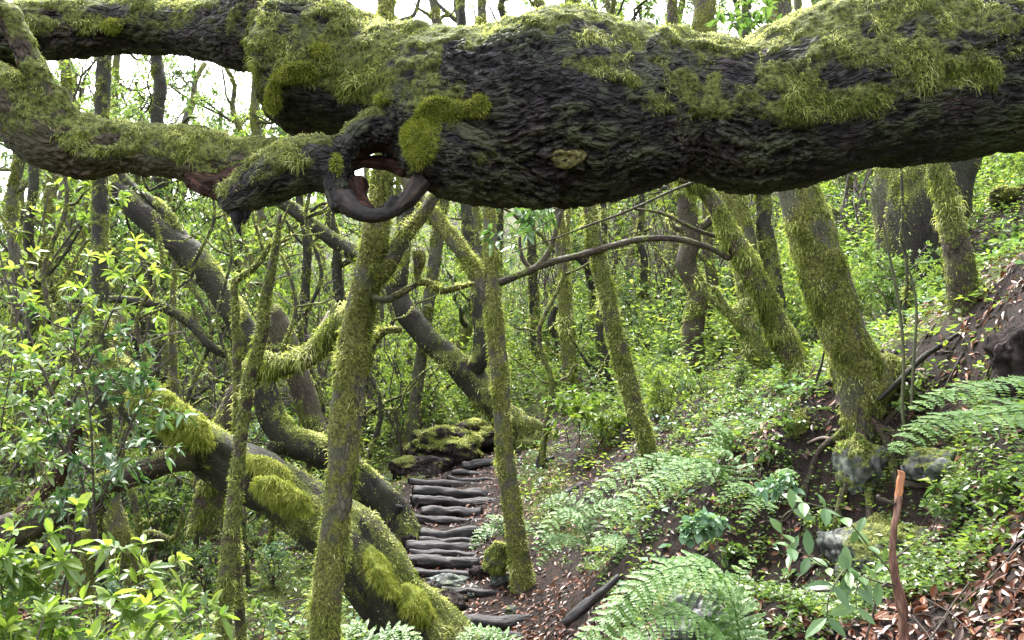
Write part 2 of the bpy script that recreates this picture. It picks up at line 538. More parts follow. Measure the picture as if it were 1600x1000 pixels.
def ground_normal(x, y, e=0.06):
    gx = (ground(x + e, y) - ground(x - e, y)) / (2 * e)
    gy = (ground(x, y + e) - ground(x, y - e)) / (2 * e)
    return norm(np.stack((-gx, -gy, np.ones_like(gx)), -1))

def _axis(stops):
    out = []
    for (a, b, n) in stops:
        out.extend(np.linspace(a, b, n, endpoint=False))
    out.append(stops[-1][1])
    return np.array(out)
_gx = _axis([(-160, -60, 8), (-60, -14, 40), (-14, -4, 60), (-4, 5, 190), (5, 14, 70), (14, 60, 40), (60, 160, 8)])
_gy = _axis([(-40, -2, 16), (-2, 2.2, 24), (2.2, 9.5, 160), (9.5, 18, 110), (18, 60, 90), (60, 200, 16)])
GX, GY = np.meshgrid(_gx, _gy)
GZ = ground(np.clip(GX, -70, 70), np.clip(GY, -20, 80))
nx_, ny_ = len(_gx), len(_gy)
_i = np.arange(ny_ - 1)[:, None] * nx_; _j = np.arange(nx_ - 1)[None]
GQ = np.stack((_i + _j, _i + _j + 1, _i + nx_ + _j + 1, _i + nx_ + _j), -1).reshape(-1, 4)
GV = np.stack((GX, GY, GZ), -1).reshape(-1, 3)
GN = vnormals(GV, GQ)

def path_dist(x, y):
    c = np.interp(y, [0, 6.6, 8, 10, 10.7, 12, 13, 16], [0, 0.0, -.55, -.72, -.5, 0, .4, 1.5])
    return np.abs(x - c)

pd = path_dist(GV[:, 0], GV[:, 1])
g_steep = sstep(0.80, 0.60, GN[:, 2])
g_path = (1 - sstep(0.45, 0.9, pd)) * (GV[:, 1] < 13.5)
# green of moss and low plants: patchy, thin on the trodden path and on steep cut soil
g_moss = np.clip(0.5 + 0.35 * sstep(9, 16, GV[:, 1]) + 0.8 * fbm(GV * np.array((0.9, 0.9, 0.9)), 4, 31) - 1.2 * g_path - 0.35 * g_steep, 0, 1)

m, nt, out = new_mat('forest_floor')
pos = N(nt, 'ShaderNodeTexCoord').outputs['Object']
moss = attr(nt, 'moss'); pth = attr(nt, 'trod')
n1 = noise(nt, pos, 9, 8, 0.7); n2 = noise(nt, pos, 55, 6, 0.75); n3 = noise(nt, pos, 3, 4)
soil = ramp(nt, [(0.3, (0.005, 0.0035, 0.003)), (0.55, (0.020, 0.0135, 0.011)), (0.8, (0.055, 0.036, 0.030))], n2).outputs[0]
lit = ramp(nt, [(0.3, (0.012, 0.006, 0.005)), (0.55, (0.042, 0.022, 0.015)), (0.8, (0.11, 0.065, 0.048))], n2).outputs[0]
c = mixc(nt, ramp(nt, [(0.42, (0, 0, 0)), (0.6, (1, 1, 1))], n1).outputs[0], soil, lit)
green = ramp(nt, [(0.3, (0.022, 0.032, 0.008)), (0.6, (0.075, 0.095, 0.018)), (0.85, (0.15, 0.17, 0.035))], n2).outputs[0]
mf = ramp(nt, [(0.45, (0, 0, 0)), (0.62, (1, 1, 1))], mathn(nt, 'ADD', moss, mathn(nt, 'MULTIPLY', mathn(nt, 'SUBTRACT', n1, 0.5), 0.9))).outputs[0]
c = mixc(nt, mf, c, green)
c = mixc(nt, mathn(nt, 'MULTIPLY', attr(nt, 'cut'), ramp(nt, [(0.35, (1, 1, 1)), (0.6, (0.1, 0.1, 0.1))], n1).outputs[0]), c, soil)   # freshly cut bare earth
b = N(nt, 'ShaderNodeBsdfPrincipled'); nt.links.new(c, b.inputs['Base Color'])
b.inputs['Roughness'].default_value = 0.85; b.inputs['Specular IOR Level'].default_value = 0.25
bp = N(nt, 'ShaderNodeBump'); bp.inputs['Strength'].default_value = 0.9; bp.inputs['Distance'].default_value = 0.07
nt.links.new(mathn(nt, 'ADD', n2, n1), bp.inputs['Height']); nt.links.new(bp.outputs[0], b.inputs['Normal'])
nt.links.new(b.outputs[0], out.inputs[0])
M['ground'] = m
mb = MB(); mb.add(GV, GQ, moss=g_moss, trod=g_path, cut=g_steep * (GV[:, 1] < 9))
tag(mb.build('ground', M['ground']), kind='structure')
# ---------------------------------------------------------------- trees read off the photograph
def thin_path(pts, k):
    return [(e[0], e[1], e[2] * k) + tuple(e[3:]) for e in pts]

def skel(path, d=None, step=None, ground_ext=0.0, flare=1.0):
    """[(px, py, width_px[, metres away])] -> samples (n,4) of xyz and radius; the distance carries over from the entry before"""
    out = []
    cur = d
    for e in path:
        if len(e) > 3: cur = e[3]
        p, mpp = P(e[0], e[1], cur)
        out.append((*p, e[2] * mpp * 0.5))
    out = np.array(out)
    if ground_ext:
        t = norm(out[0, :3] - out[1, :3])
        t = norm(t + np.array((0, 0, -0.6)))
        out = np.vstack((np.array((*(out[0, :3] + t * ground_ext), out[0, 3] * flare)), out))
    L = np.linalg.norm(np.diff(out[:, :3], axis=0), axis=1).sum()
    st = step or max(0.4 * np.median(out[:, 3]), 0.025)
    sk = spline(out, max(int(L / st), len(out) * 2, 5))
    sk[:, 3] = np.maximum(sk[:, 3], 0.002)
    return sk

def lump_strands(v, q, mask, count, L, W, seed, **kw):
    """moss blades in tufts over a surface"""
    rg = np.random.default_rng(seed)
    vn = vnormals(v, q)
    f, bw = sample_quads(v, q, mask, count, rg)
    if not len(f): return None
    p = wsum(v, q, f, bw); n = norm(wsum(vn, q, f, bw)); mk = wsum(mask, q, f, bw)
    tuft = 0.5 + 0.5 * fbm(p * (0.55 / max(L, 0.01)), 3, seed + 3)
    ln = L * (0.25 + 1.5 * np.clip(tuft, 0, 1.2) ** 1.6) * rg.uniform(0.6, 1.4, len(p)) * (0.5 + 0.6 * np.clip(mk, 0, 1))
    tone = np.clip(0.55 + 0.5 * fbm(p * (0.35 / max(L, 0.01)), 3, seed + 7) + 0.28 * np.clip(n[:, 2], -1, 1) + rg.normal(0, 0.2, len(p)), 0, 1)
    return strand_geo(p, n, ln, np.full(len(p), W), rg, tone=tone, **kw)

def mossy_tube(sk, seed, seg=14, lump=0.12, cover=0.6, up=0.35, freq=None, s0=0.0, puff=0.0):
    v, q, t, bk = sweep(sk, seg, lump, seed, True, s0)
    n = vnormals(v, q, t)
    r = sk[:, 3].mean()
    fr = freq or 0.9 / max(r * 2, 0.05)
    mask = np.clip(cover + up * n[:, 2] + 0.75 * fbm(v * fr, 3, seed + 50), 0, 1)
    fine = fbm(v * (4 / max(r, 0.03)), 2, seed + 60)
    mask = np.clip(mask + 0.35 * fine, 0, 1)
    bw_ = bk / max(r, 0.03) * np.array((2.6, 2.6, 0.7))
    scales = fbm(bw_, 3, seed + 62) + 0.6 * (1 - 2 * np.abs(vnoise(bw_ * 1.9, seed + 63)))
    v = v + n * (r * 0.07 * scales * (1 - sstep(0.4, 0.8, mask)))[:, None]
    v = v + n * (r * 0.05 * fine + (puff if puff else r * 0.10) * mask * (0.6 + 0.6 * fbm(v * fr * 3, 2, seed + 61)))[:, None]
    return v, q, t, bk, mask

TREES = {}
def tree(name, label, paths, mat, cat='tree', group=None, seed=1, cover=0.6, up=0.35, dens=2600, L=0.035, W=0.006, moss_kw=None, lump=0.12, seg=14, moss_mat='moss', ext=0.35, flare=1.35, key=None, wk=1.0):
    """a tree whose trunk and limbs follow the given outlines; moss blades are one part"""
    paths = [(p[0], thin_path(p[1], wk)) + tuple(p[2:]) for p in paths]
    dd = paths[0][1][0][3]
    W = max(W, 0.00125 * dd); L = L * 1.3
    first = skel(paths[0][1], paths[0][1][0][3], ground_ext=ext, flare=flare)
    base = first[0, :3].copy() if ext else first[0, :3].copy()
    root = thing(name, label, cat, base, group)
    if key: TREES[key] = root
    for i, pth in enumerate(paths):
        nm, pts = pth[0], pth[1]
        opt = pth[2] if len(pth) > 2 else {}
        sk = first if i == 0 else skel(pts, pts[0][3])
        r = sk[:, 3].mean()
        sg = int(np.clip(seg if r > 0.03 else seg * 0.6, 6, 40))
        v, q, t, bk, mask = mossy_tube(sk, seed + i * 11, sg, opt.get('lump', lump), opt.get('cover', cover), opt.get('up', up))
        mb = MB(); mb.add(v, q, t, bk=bk, moss=mask)
        part = mb.build(nm, M[opt.get('mat', mat)], root, base)
        if opt.get('dens', dens) > 0:
            area = (2 * np.pi * r) * np.linalg.norm(np.diff(sk[:, :3], axis=0), axis=1).sum()
            s = lump_strands(v, q, np.clip(mask - 0.15, 0, 1), int(area * opt.get('dens', dens)), opt.get('L', L) , opt.get('W', W), seed + i * 11 + 5, **(moss_kw or {}))
            if s:
                mo = MB(); mo.add(s[0], s[1], s[2], rnd=s[3]); mo.build('moss', M[moss_mat], part, base)
    return root, base

# ---- the huge mossy trunk that hangs across the view, grown into one body, then parted limb by limb
_out = [(3300,-260,-40),(2800,-180,60),(2300,-90,150),(1950,-45,196),(1780,-25,212),(1600,-12,235),(1500,-15,247),(1420,-12,258),(1350,6,267),(1300,18,278),(1250,40,295),(1200,62,303),(1160,76,302),(1110,62,284),(1060,54,276),(1000,46,300),(940,36,317),(880,20,321),(830,36,321),(760,50,322),(700,46,304),(640,42,252),(570,30,214),(510,0,216),(455,-8,214),(425,30,180)]
main = [(x, (a + b) / 2 - 1, (b - a) * 0.965, 3.0 if x > 700 else 3.0 + (700 - x) * 0.0005) for x, a, b in _out]
upper = [(500,60,170,3.1),(430,40,140,3.15),(380,52,118,3.2),(330,50,92,3.25),(250,42,80,3.3),(150,42,80,3.3),(60,50,84,3.25),(-60,62,92,3.2),(-260,70,100,3.1)]
burl = [(860,262,120,2.98),(780,250,135,2.92),(715,240,138,2.84),(665,235,110,2.80),(640,228,70,2.78)]
ring = [(676,238,44,2.80),(662,270,34,2.78),(648,300,26,2.75),(622,325,24,2.73),(590,337,23,2.71),(560,331,28,2.72),(538,312,38,2.75)]
arch = [(535,324,40,2.76),(524,290,36,2.78),(526,254,40,2.80),(550,216,44,2.82),(592,198,48,2.84),(634,202,52,2.84),(668,226,60,2.84),(668,262,36,2.82)]
knee = [(535,262,86,2.84),(500,258,88,2.86),(455,266,84,2.88),(415,282,72,2.90),(380,302,54,2.90),(352,318,34,2.90)]
lower = [(470,238,40,2.98),(420,248,50,3.0),(370,258,74,3.02),(320,248,84,3.03),(270,240,74,3.05),(200,234,70,3.08),(135,232,92,3.1),(75,208,112,3.1),(25,170,95,3.08),(-60,130,90,3.05),(-240,60,95,3.0)]
thin = [(95,190,60,3.05),(70,140,42,3.0),(45,90,34,2.97),(25,50,30,2.95),(5,20,26,2.93),(-30,-30,24,2.9)]
wedge = [(440,262,44,2.96),(390,278,52,2.97),(345,290,48,2.97),(300,272,40,3.0)]

# remesh them together
LOGP = [('trunk', main), ('upper_limb', upper), ('burl', burl), ('hollow_ring', ring), ('burl_arch', arch), ('elbow', knee), ('lower_limb', lower), ('thin_limb', thin), ('split_wood', wedge)]
_mb = MB(); SK = []
for i, (nm, pts) in enumerate(LOGP):
    sk = skel(pts, pts[0][3], step=0.03)
    SK.append(sk)
    v, q, t, bk = sweep(sk, 36, 0.05 if nm != 'hollow_ring' else 0.06, 300 + i)
    _mb.add(v, q, t)
_me = _mb.mesh('tmp')
_o = bpy.data.objects.new('tmp', _me); COL.objects.link(_o)
_r = _o.modifiers.new('r', 'REMESH'); _r.mode = 'VOXEL'; _r.voxel_size = 0.007; _r.adaptivity = 0
_s = _o.modifiers.new('s', 'SMOOTH'); _s.iterations = 8; _s.factor = 0.5
_ev = bpy.data.meshes.new_from_object(_o.evaluated_get(bpy.context.evaluated_depsgraph_get()))
V = np.empty(len(_ev.vertices) * 3, np.float32); _ev.vertices.foreach_get('co', V); V = V.reshape(-1, 3).astype(float)
_li = np.empty(len(_ev.loops), np.int32); _ev.loops.foreach_get('vertex_index', _li)
Q = _li.reshape(-1, 4).astype(int)
bpy.data.objects.remove(_o); bpy.data.meshes.remove(_ev); bpy.data.meshes.remove(_me)

# nearest limb and bark coordinates of every vertex
best = np.full(len(V), 1e9); own = np.zeros(len(V), int); BK = np.zeros((len(V), 3))
for i, sk in enumerate(SK):
    pts = sk[:, :3]; T, Nn, Bn = frames(pts)
    s = np.concatenate(([0], np.cumsum(np.linalg.norm(np.diff(pts, axis=0), axis=1)))) + i * 3.7
    for a in range(0, len(V), 20000):
        d = V[a:a + 20000, None] - pts[None]
        dist = np.linalg.norm(d, axis=-1) - sk[None, :, 3]
        k = dist.argmin(1); dm = dist[np.arange(len(k)), k]
        if LOGP[i][0] == 'split_wood': dm = dm + 0.01
        w = dm < best[a:a + 20000]
        dd = d[np.arange(len(k)), k]
        bkk = np.stack(((dd * Nn[k]).sum(-1), (dd * Bn[k]).sum(-1), s[k] + (dd * T[k]).sum(-1)), -1)
        idx = np.arange(a, min(a + 20000, len(V)))[w]
        best[idx] = dm[w]; own[idx] = i; BK[idx] = bkk[w]
VN = vnormals(V, Q)
PX, PY, PF = project(V)
own_name = np.array([n for n, _ in LOGP])[own]

def blob(x, y, rx, ry):
    return np.exp(-(((PX - x) / rx) ** 2 + ((PY - y) / ry) ** 2))
front = sstep(0.25, -0.35, VN[:, 1])
# where moss grows: the upper side, thick saddles and curtains; bare black bark in the middle and below
lowf = fbm(V * 3.2, 4, 71)
mk = 0.12 + 0.85 * sstep(0.10, 0.75, VN[:, 2]) + 0.42 * lowf
mk += 0.45 * blob(940, 85, 85, 45) + 0.35 * blob(1080, 115, 110, 40) + 0.40 * blob(1330, 90, 140, 65) + 0.40 * blob(1500, 110, 150, 70) + 0.30 * blob(1290, 180, 100, 50)
mk += 0.45 * blob(560, 90, 150, 60) + 0.35 * blob(470, 60, 90, 70) + 0.3 * blob(440, 160, 40, 60) + 0.25 * blob(600, 150, 90, 35)
mk += 0.5 * blob(300, 225, 70, 30) + 0.35 * blob(180, 225, 70, 35) + 0.45 * blob(450, 245, 75, 30) + 0.3 * blob(80, 190, 60, 50) + 0.35 * blob(60, 110, 30, 60)
mk += 0.4 * blob(60, 30, 90, 40) + 0.35 * blob(310, 40, 70, 50)
mk -= 0.9 * blob(790, 90, 90, 38) + 0.5 * blob(860, 150, 90, 40) + 0.5 * blob(760, 190, 90, 40) + 0.9 * blob(590, 212, 60, 30) + 0.9 * blob(600, 290, 60, 45) * (own_name != 'burl')
mk -= 0.5 * blob(175, 8, 60, 16) + 0.4 * blob(380, 245, 26, 16)
mk -= 0.6 * sstep(-0.25, -0.7, VN[:, 2])
mk = np.where(own_name == 'split_wood', mk - 0.8, mk)
cushion = np.clip(0.8 * blob(500, 78, 22, 14) + 0.8 * blob(430, 150, 12, 26) + 0.7 * blob(480, 110, 20, 12) + 0.7 * blob(600, 155, 26, 10) + 0.6 * blob(1225, 75, 16, 12) + 0.6 * blob(175, 40, 24, 14) + blob(660, 225, 24, 34) + blob(690, 175, 42, 20) + blob(752, 165, 18, 18) + 0.8 * blob(525, 258, 12, 30) + 0.7 * blob(455, 115, 25, 16), 0, 1) * front
cushion = sstep(0.35, 0.75, cushion + 0.25 * lowf)
patch = fbm(V * 10, 3, 73)
mk = mk - 0.02 + 0.44 * patch + 0.46 * fbm(V * 22, 3, 74) * sstep(-0.35, 0.1, VN[:, 2] - 0.2 * fbm(V * 3, 2, 75)) + 0.22 * blob(540, 160, 90, 40) + 0.2 * blob(1200, 170, 250, 40) - 0.15 * blob(450, 130, 50, 80) + 0.26 * blob(1380, 180, 260, 60) + 0.16 * blob(1040, 170, 160, 45) + 0.25 * blob(560, 130, 140, 60) + 0.3 * blob(60, 150, 80, 60)
mk = np.clip(np.maximum(mk, cushion), 0, 1)
# bark scales run along each limb
BKw = BK + 0.035 * np.stack((fbm(V * 6, 2, 3), fbm(V * 6, 2, 4), fbm(V * 5, 2, 5)), -1)
ridge = fbm(BKw * np.array((26, 26, 9.0)), 4, 81, 0.6)
ridge2 = 1 - np.abs(vnoise(BKw * np.array((44, 44, 15.0)), 85)) * 2
ridge3 = 1 - np.abs(fbm(BKw * np.array((75, 75, 30.0)), 2, 86)) * 2
REL = np.clip(0.45 + 0.35 * ridge + 0.18 * ridge2 + 0.15 * ridge3, 0, 1)
bare = 1 - sstep(0.35, 0.7, mk)
smoothp = np.isin(own_name, ['hollow_ring'])
disp = bare * (0.55 + 0.9 * sstep(-0.3, 0.5, fbm(V * 2.4, 2, 91))) * (0.007 * ridge + 0.006 * ridge2 + 0.006 * ridge3) * np.where(smoothp, 0.35, 1.0) + 0.012 * fbm(V * 7, 3, 90)
disp += (1 - bare) * (0.010 + 0.018 * np.clip(fbm(V * 14, 3, 95), -0.6, 1)) + cushion * 0.022
V2 = V + VN * disp[:, None]
LOG_BASE = np.array((*P(1780, 100, 3.0)[0],))
log_root = thing('laurel_tree', 'huge black barked trunk lying across the view, draped in shaggy pale moss', 'tree', LOG_BASE)
VN2 = vnormals(V2, Q)
mats = {'trunk': 'bark_black', 'upper_limb': 'bark_black', 'burl': 'bark_black', 'hollow_ring': 'lip', 'burl_arch': 'bark_black', 'elbow': 'bark_black', 'lower_limb': 'bark_brown', 'thin_limb': 'bark_brown', 'split_wood': 'dead_red'}
own_q = np.array([np.bincount(o, minlength=9).argmax() for o in own[Q]])
names = {'trunk': 'trunk', 'upper_limb': 'limb', 'burl': 'burl', 'hollow_ring': 'hollow_rim', 'burl_arch': 'hollow_arch', 'elbow': 'limb', 'lower_limb': 'limb', 'thin_limb': 'branch', 'split_wood': 'split_wood'}
LOG_PART = {}
for i, (nm, _) in enumerate(LOGP):
    fq = Q[own_q == i]
    if not len(fq): continue
    ids, inv = np.unique(fq, return_inverse=True)
    mb = MB(); mb.add(V2[ids], inv.reshape(-1, 4), bk=BK[ids], moss=mk[ids], relief=REL[ids])
    po = mb.build(names[nm], M[mats[nm]], LOG_PART.get({'hollow_ring': 'burl', 'split_wood': 'lower_limb', 'burl_arch': 'burl'}.get(nm), log_root), LOG_BASE)
    LOG_PART[nm] = po
    if nm == 'hollow_ring': po['label'] = 'smooth dark rim curling round a hollow in the trunk'
    if nm == 'split_wood': po['label'] = 'reddish torn wood between two limbs'
rg = np.random.default_rng(11)
vis = sstep(0.55, -0.1, VN2[:, 1]) * 0.9 + 0.1
mo = MB()
pm = (np.clip(mk - 0.16, 0, 1) ** 1.3 + 0.07 * sstep(-0.3, 0.3, VN2[:, 2]) * np.clip(0.5 + patch, 0, 1)) * vis * (1 - cushion) * np.where(smoothp | (own_name == 'split_wood'), 0.1, 1)
f, bw = sample_quads(V2, Q, pm, 215000, rg)
p = wsum(V2, Q, f, bw); n = norm(wsum(VN2, Q, f, bw)); m_ = wsum(mk, Q, f, bw)
clump = np.clip(0.5 + 0.6 * fbm(p * 13, 3, 12), 0, 1); big = fbm(p * 3.5, 3, 14)
hang = sstep(0.45, -0.1, n[:, 2])
Ls = 0.8 * (0.012 + 0.032 * clump ** 1.5 + 0.036 * hang * np.clip(clump + 0.5 * big, 0, 1) ** 2) * rg.uniform(0.6, 1.35, len(p)) * (0.30 + 0.75 * m_)
tone = np.clip(0.47 + 0.42 * n[:, 2] + 0.35 * big + 0.55 * (clump - 0.5) + rg.normal(0, 0.2, len(p)), 0, 1)  # upturned blades paler: the log's backlit top rim is put into the colour
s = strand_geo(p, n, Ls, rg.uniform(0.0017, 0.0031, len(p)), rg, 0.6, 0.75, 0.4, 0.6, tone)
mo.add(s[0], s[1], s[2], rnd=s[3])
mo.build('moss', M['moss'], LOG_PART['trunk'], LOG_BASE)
mo = MB()
f, bw = sample_quads(V2, Q, cushion, 12000, rg)
p = wsum(V2, Q, f, bw); n = norm(wsum(VN2, Q, f, bw))
s = strand_geo(p, n, rg.uniform(0.012, 0.026, len(p)), rg.uniform(0.002, 0.0034, len(p)), rg, 0.9, 0.4, 0.15, 0.3, np.clip(rg.normal(0.55, 0.22, len(p)) + 0.25 * fbm(p * 20, 2, 3), 0, 1))
mo.add(s[0], s[1], s[2], rnd=s[3])
mo.build('moss_cushion', M['moss_bright'], LOG_PART['trunk'], LOG_BASE)['label'] = 'bright green moss cushion'

# round lichened scar of a lost branch, low on the trunk
_near = np.where((np.abs(PX - 886) < 14) & (np.abs(PY - 249) < 12) & (VN2[:, 1] < 0))[0]
c0, mpp = P(886, 249, float(np.percentile(V2[_near, 1], 30)))
c0 = c0 + np.array((0, -0.004, 0))
scar_n = norm(VN2[_near].mean(0)); scar_u = norm(np.array((0, 0, 1.0)) - scar_n * scar_n[2]); scar_r = np.cross(scar_u, scar_n)
th = np.linspace(0, 2 * np.pi, 28, endpoint=False)
vv, qq = [], []
for k, (rr, dy) in enumerate([(1.06, 0.03), (1.0, -0.002), (0.8, -0.006), (0.45, 0.002), (0.12, 0.004)]):
    wob = 1 + 0.09 * np.sin(th * 3 + 1) + 0.07 * np.sin(th * 7)
    vv.append(c0 + scar_r * (np.cos(th) * 27 * mpp * rr * wob)[:, None] + scar_u * (np.sin(th) * 16 * mpp * rr * wob)[:, None] - scar_n * dy)
for k in range(4):
    j = np.arange(28); qq.append(np.stack((k * 28 + j, k * 28 + (j + 1) % 28, (k + 1) * 28 + (j + 1) % 28, (k + 1) * 28 + j), -1))
vv = np.vstack(vv); vv[:, 1] += 0.005 * fbm(vv * 40, 3, 4)
mb = MB(); mb.add(vv, np.vstack(qq), np.stack((np.full(26, 112), 112 + np.arange(1, 27), 112 + np.arange(2, 28)), -1))
mb.build('branch_scar', M['scar'], LOG_PART['trunk'], LOG_BASE)['label'] = 'pale lichened scar of a lost branch'
# torn red wood at the back of the hollow, with the gap that shows the forest through it
for pts in ([(545,228,34,2.90),(590,230,36,2.93),(650,238,38,2.90)], [(546,262,26,2.90),(570,252,20,2.95),(604,258,26,2.96),(640,264,30,2.92)], [(548,290,34,2.86),(558,312,34,2.84),(585,330,16,2.80)]):
    sk = skel(pts, pts[0][3], step=0.012)
    v, q, t, bk = sweep(sk, 18, 0.7, int(pts[0][1]))
    mb = MB(); mb.add(v, q, t, bk=bk); mb.build('rotten_heartwood', M['dead_red'], LOG_PART['burl'], LOG_BASE)
# dark stub hanging under the elbow
for pts in ([(368,318,26,2.9),(368,338,20,2.9),(372,356,9,2.9),(376,368,3,2.9)], [(382,318,18,2.9),(384,335,12,2.9),(381,350,4,2.9)]):
    sk = skel(pts, 2.9, step=0.008); v, q, t, bk = sweep(sk, 12, 0.25, 3)
    mb = MB(); mb.add(v, q, t, bk=bk, moss=np.zeros(len(v)), relief=np.full(len(v), 0.4)); mb.build('broken_stub', M['bark_black'], LOG_PART['elbow'], LOG_BASE)
# ---------------------------------------------------------------- the other trees one can tell apart
SHAG = dict(out=0.45, rand=0.55, down=0.7, droop=0.8)
FUZZ = dict(out=0.8, rand=0.75, down=0.2, droop=0.45)
def dep(px, py, fallback=8.0):
    q, d = hit(px, py)
    return fallback if d is None else d

# front slim trunk, its fork and its dead side branch
D = 4.2
tree('laurel_tree', 'slim moss coated tree in front, forking just under the hollow, left of the steps', [
    ('trunk', [(500,1130,52,D),(506,1000,50),(512,930,50),(521,850,48),(530,770,48),(537,690,50),(543,620,50),(552,550,50),(562,490,46),(575,430,46),(584,380,46),(592,330,40),(600,270,36),(606,180,32),(604,40,28),(600,-160,24)]),
    ('limb', [(588,440,26,D-0.02),(608,415,26),(622,385,26),(640,360,22),(660,335,20),(680,305,18),(720,260,14)], dict(L=0.06, cover=0.7)),
    ('branch', [(575,462,10,D-0.05),(600,469,12),(622,461,13),(642,449,11),(655,440,9)], dict(mat='bark_grey', cover=0.15, dens=600, lump=0.4)),
    ('branch', [(650,442,13,D-0.05),(672,442,11),(688,455,11),(712,450,11),(742,443,6)], dict(cover=0.8)),
    ('snag', [(654,440,11,D-0.05),(652,425,13),(655,410,21),(654,394,20)], dict(cover=0.7)),
    ('branch', [(555,600,24,D+0.1),(572,570,20),(580,545,14),(596,520,12),(628,515,10)], dict(cover=0.5)),
], 'bark_grey', seed=21, cover=0.66, dens=6500, L=0.034, W=0.0042, moss_kw=FUZZ, seg=28, key='front_tree', wk=0.92)

# bent dead trunk hung with moss, left of it
D = 6.3
tree('dead_tree', 'bent broken trunk with a shaggy moss arm reaching right behind the slim front tree', [
    ('trunk', [(330,760,40,D+0.1),(345,700,40),(362,640,36),(382,600,34),(402,570,34),(415,560,30)], dict(cover=0.45)),
    ('limb', [(405,566,34,D),(440,572,32),(475,560,34),(505,535,36),(535,505,36),(560,480,30)], dict(cover=0.8, L=0.08, dens=7000)),
    ('snag', [(528,520,28,D+0.02),(527,495,24),(524,480,13),(521,470,4)], dict(mat='bark_dark', cover=0.5)),
    ('snag', [(498,540,22,D+0.1),(508,512,18),(517,488,9)], dict(mat='dead_pale', dens=0)),
], 'bark_brown', seed=31, cover=0.5, dens=4200, L=0.05, W=0.0045, moss_kw=SHAG, seg=20, key='bent_tree')

# twin thin mossy stems
D = 4.35
tree('sapling', 'pair of thin moss covered stems twining upward before the bent broken trunk', [
    ('stem', [(345,1090,24,D),(348,1000,24),(352,930,24),(358,860,24),(366,790,23),(373,720,20),(380,660,19),(388,600,20),(401,555,20),(411,510,20),(414,470,18),(424,425,14),(432,380,10),(438,335,6)]),
    ('stem', [(378,1010,17,D+.15),(374,950,17),(369,880,17),(366,810,15)]),
    ('stem', [(374,740,14,D+.1),(371,660,14),(371,580,14),(369,510,13),(366,450,12),(372,436,11),(396,420,10),(413,398,8),(428,372,6)]),
    ('branch', [(413,398,6,D+.1),(402,360,5),(395,335,4),(398,300,3)]),
], 'bark_brown', seed=41, cover=0.66, dens=6000, L=0.026, W=0.004, moss_kw=FUZZ, seg=14, key='twin_stems')

# long leaning trunk, lower left, with bright moss cushions
D = 5.9
big, big_base = tree('leaning_tree', 'thick rotting trunk leaning left from the foot of the steps, with bright moss cushions', [
    ('trunk', [(690,1010,130,D),(660,985,125),(620,945,118),(585,900,116),(550,850,118),(510,815,112),(465,785,104),(410,752,98),(360,725,92),(310,695,90),(262,660,88),(222,625,80),(195,595,62),(176,568,44),(168,548,20)], dict(lump=0.2)),
    ('limb', [(300,712,44,5.7),(262,722,40),(222,738,36),(185,752,40),(140,772,50),(90,796,56),(40,818,62),(-40,850,70),(-140,880,70)], dict(mat='bark_brown')),
    ('snag', [(40,815,60,5.7),(70,775,40),(95,735,28),(112,700,24),(118,672,20),(112,650,10)], dict(mat='dead_red', cover=0.1)),
    ('root', [(660,990,60,5.8),(700,1005,46),(735,1030,30)], dict()),
], 'bark_dark', seed=51, cover=0.12, up=0.4, dens=2500, L=0.03, W=0.005, moss_kw=FUZZ, seg=34, ext=0.4, key='rotting_tree', wk=0.86)
# its bright cushions: thick pads lying on the trunk
def cushion_pad(parent, base, cx, cy, rx, ry, d, tilt, seed, L=0.04, cnt=5200):
    rg = np.random.default_rng(seed)
    c, mpp = P(cx, cy, d)
    nu, nv = 30, 18
    u = np.linspace(0, 2 * np.pi, nu, endpoint=False); w = np.linspace(0.05, np.pi - 0.05, nv)
    U, Wv = np.meshgrid(u, w)
    x, y, z = np.cos(U) * np.sin(Wv) * rx * mpp, np.sin(U) * np.sin(Wv) * ry * mpp * 0.9, np.cos(Wv) * ry * mpp
    ca, sa = math.cos(tilt), math.sin(tilt)
    v = np.stack((x * ca - z * sa, y, x * sa + z * ca), -1).reshape(-1, 3)
    v = v * (1 + 0.30 * fbm(norm(v) * 2.2 + seed, 3, seed))[:, None] + c
    i = np.arange(nv - 1)[:, None] * nu; j = np.arange(nu)[None]; k = (j + 1) % nu
    q = np.stack((i + j, i + nu + j, i + nu + k, i + k), -1).reshape(-1, 4)
    mb = MB(); mb.add(v, q, rnd=0.3)
    o = mb.build('moss_cushion', M['moss_bright'], parent, base)
    n = vnormals(v, q)
    if (n * (v - c)).sum() < 0: n = -n
    f, bw = sample_quads(v, q, np.clip(n[:, 2] + 0.9, 0, 1) + 0.05, cnt, rg)
    p = wsum(v, q, f, bw); nn = norm(wsum(n, q, f, bw))
    ln = L * rg.uniform(0.5, 1.3, len(p)) * (1 + 0.8 * sstep(0.4, -0.2, nn[:, 2]))
    s = strand_geo(p, nn, ln, np.full(len(p), L * 0.11), rg, 0.8, 0.4, 0.4, 0.65, np.clip(rg.normal(0.55, 0.2, len(p)) + 0.3 * fbm(p * 14, 2, seed), 0, 1))
    mb = MB(); mb.add(s[0], s[1], s[2], rnd=s[3]); mb.build('moss_blades', M['moss_bright'], o, base if False else (0, 0, 0)).location = -np.array(base)
    return o
cushion_pad(big, big_base, 285, 664, 52, 27, 5.62, R(-35), 1)
cushion_pad(big, big_base, 243, 630, 36, 22, 5.6, R(-35), 2)
cushion_pad(big, big_base, 440, 772, 40, 18, 5.55, R(-28), 3)
cushion_pad(big, big_base, 420, 733, 42, 12, 5.7, R(-28), 4)
cushion_pad(big, big_base, 598, 900, 13, 44, 5.62, R(28), 5, 0.03, 3200)
cushion_pad(big, big_base, 650, 945, 20, 34, 5.62, R(30), 6, 0.03, 2600)

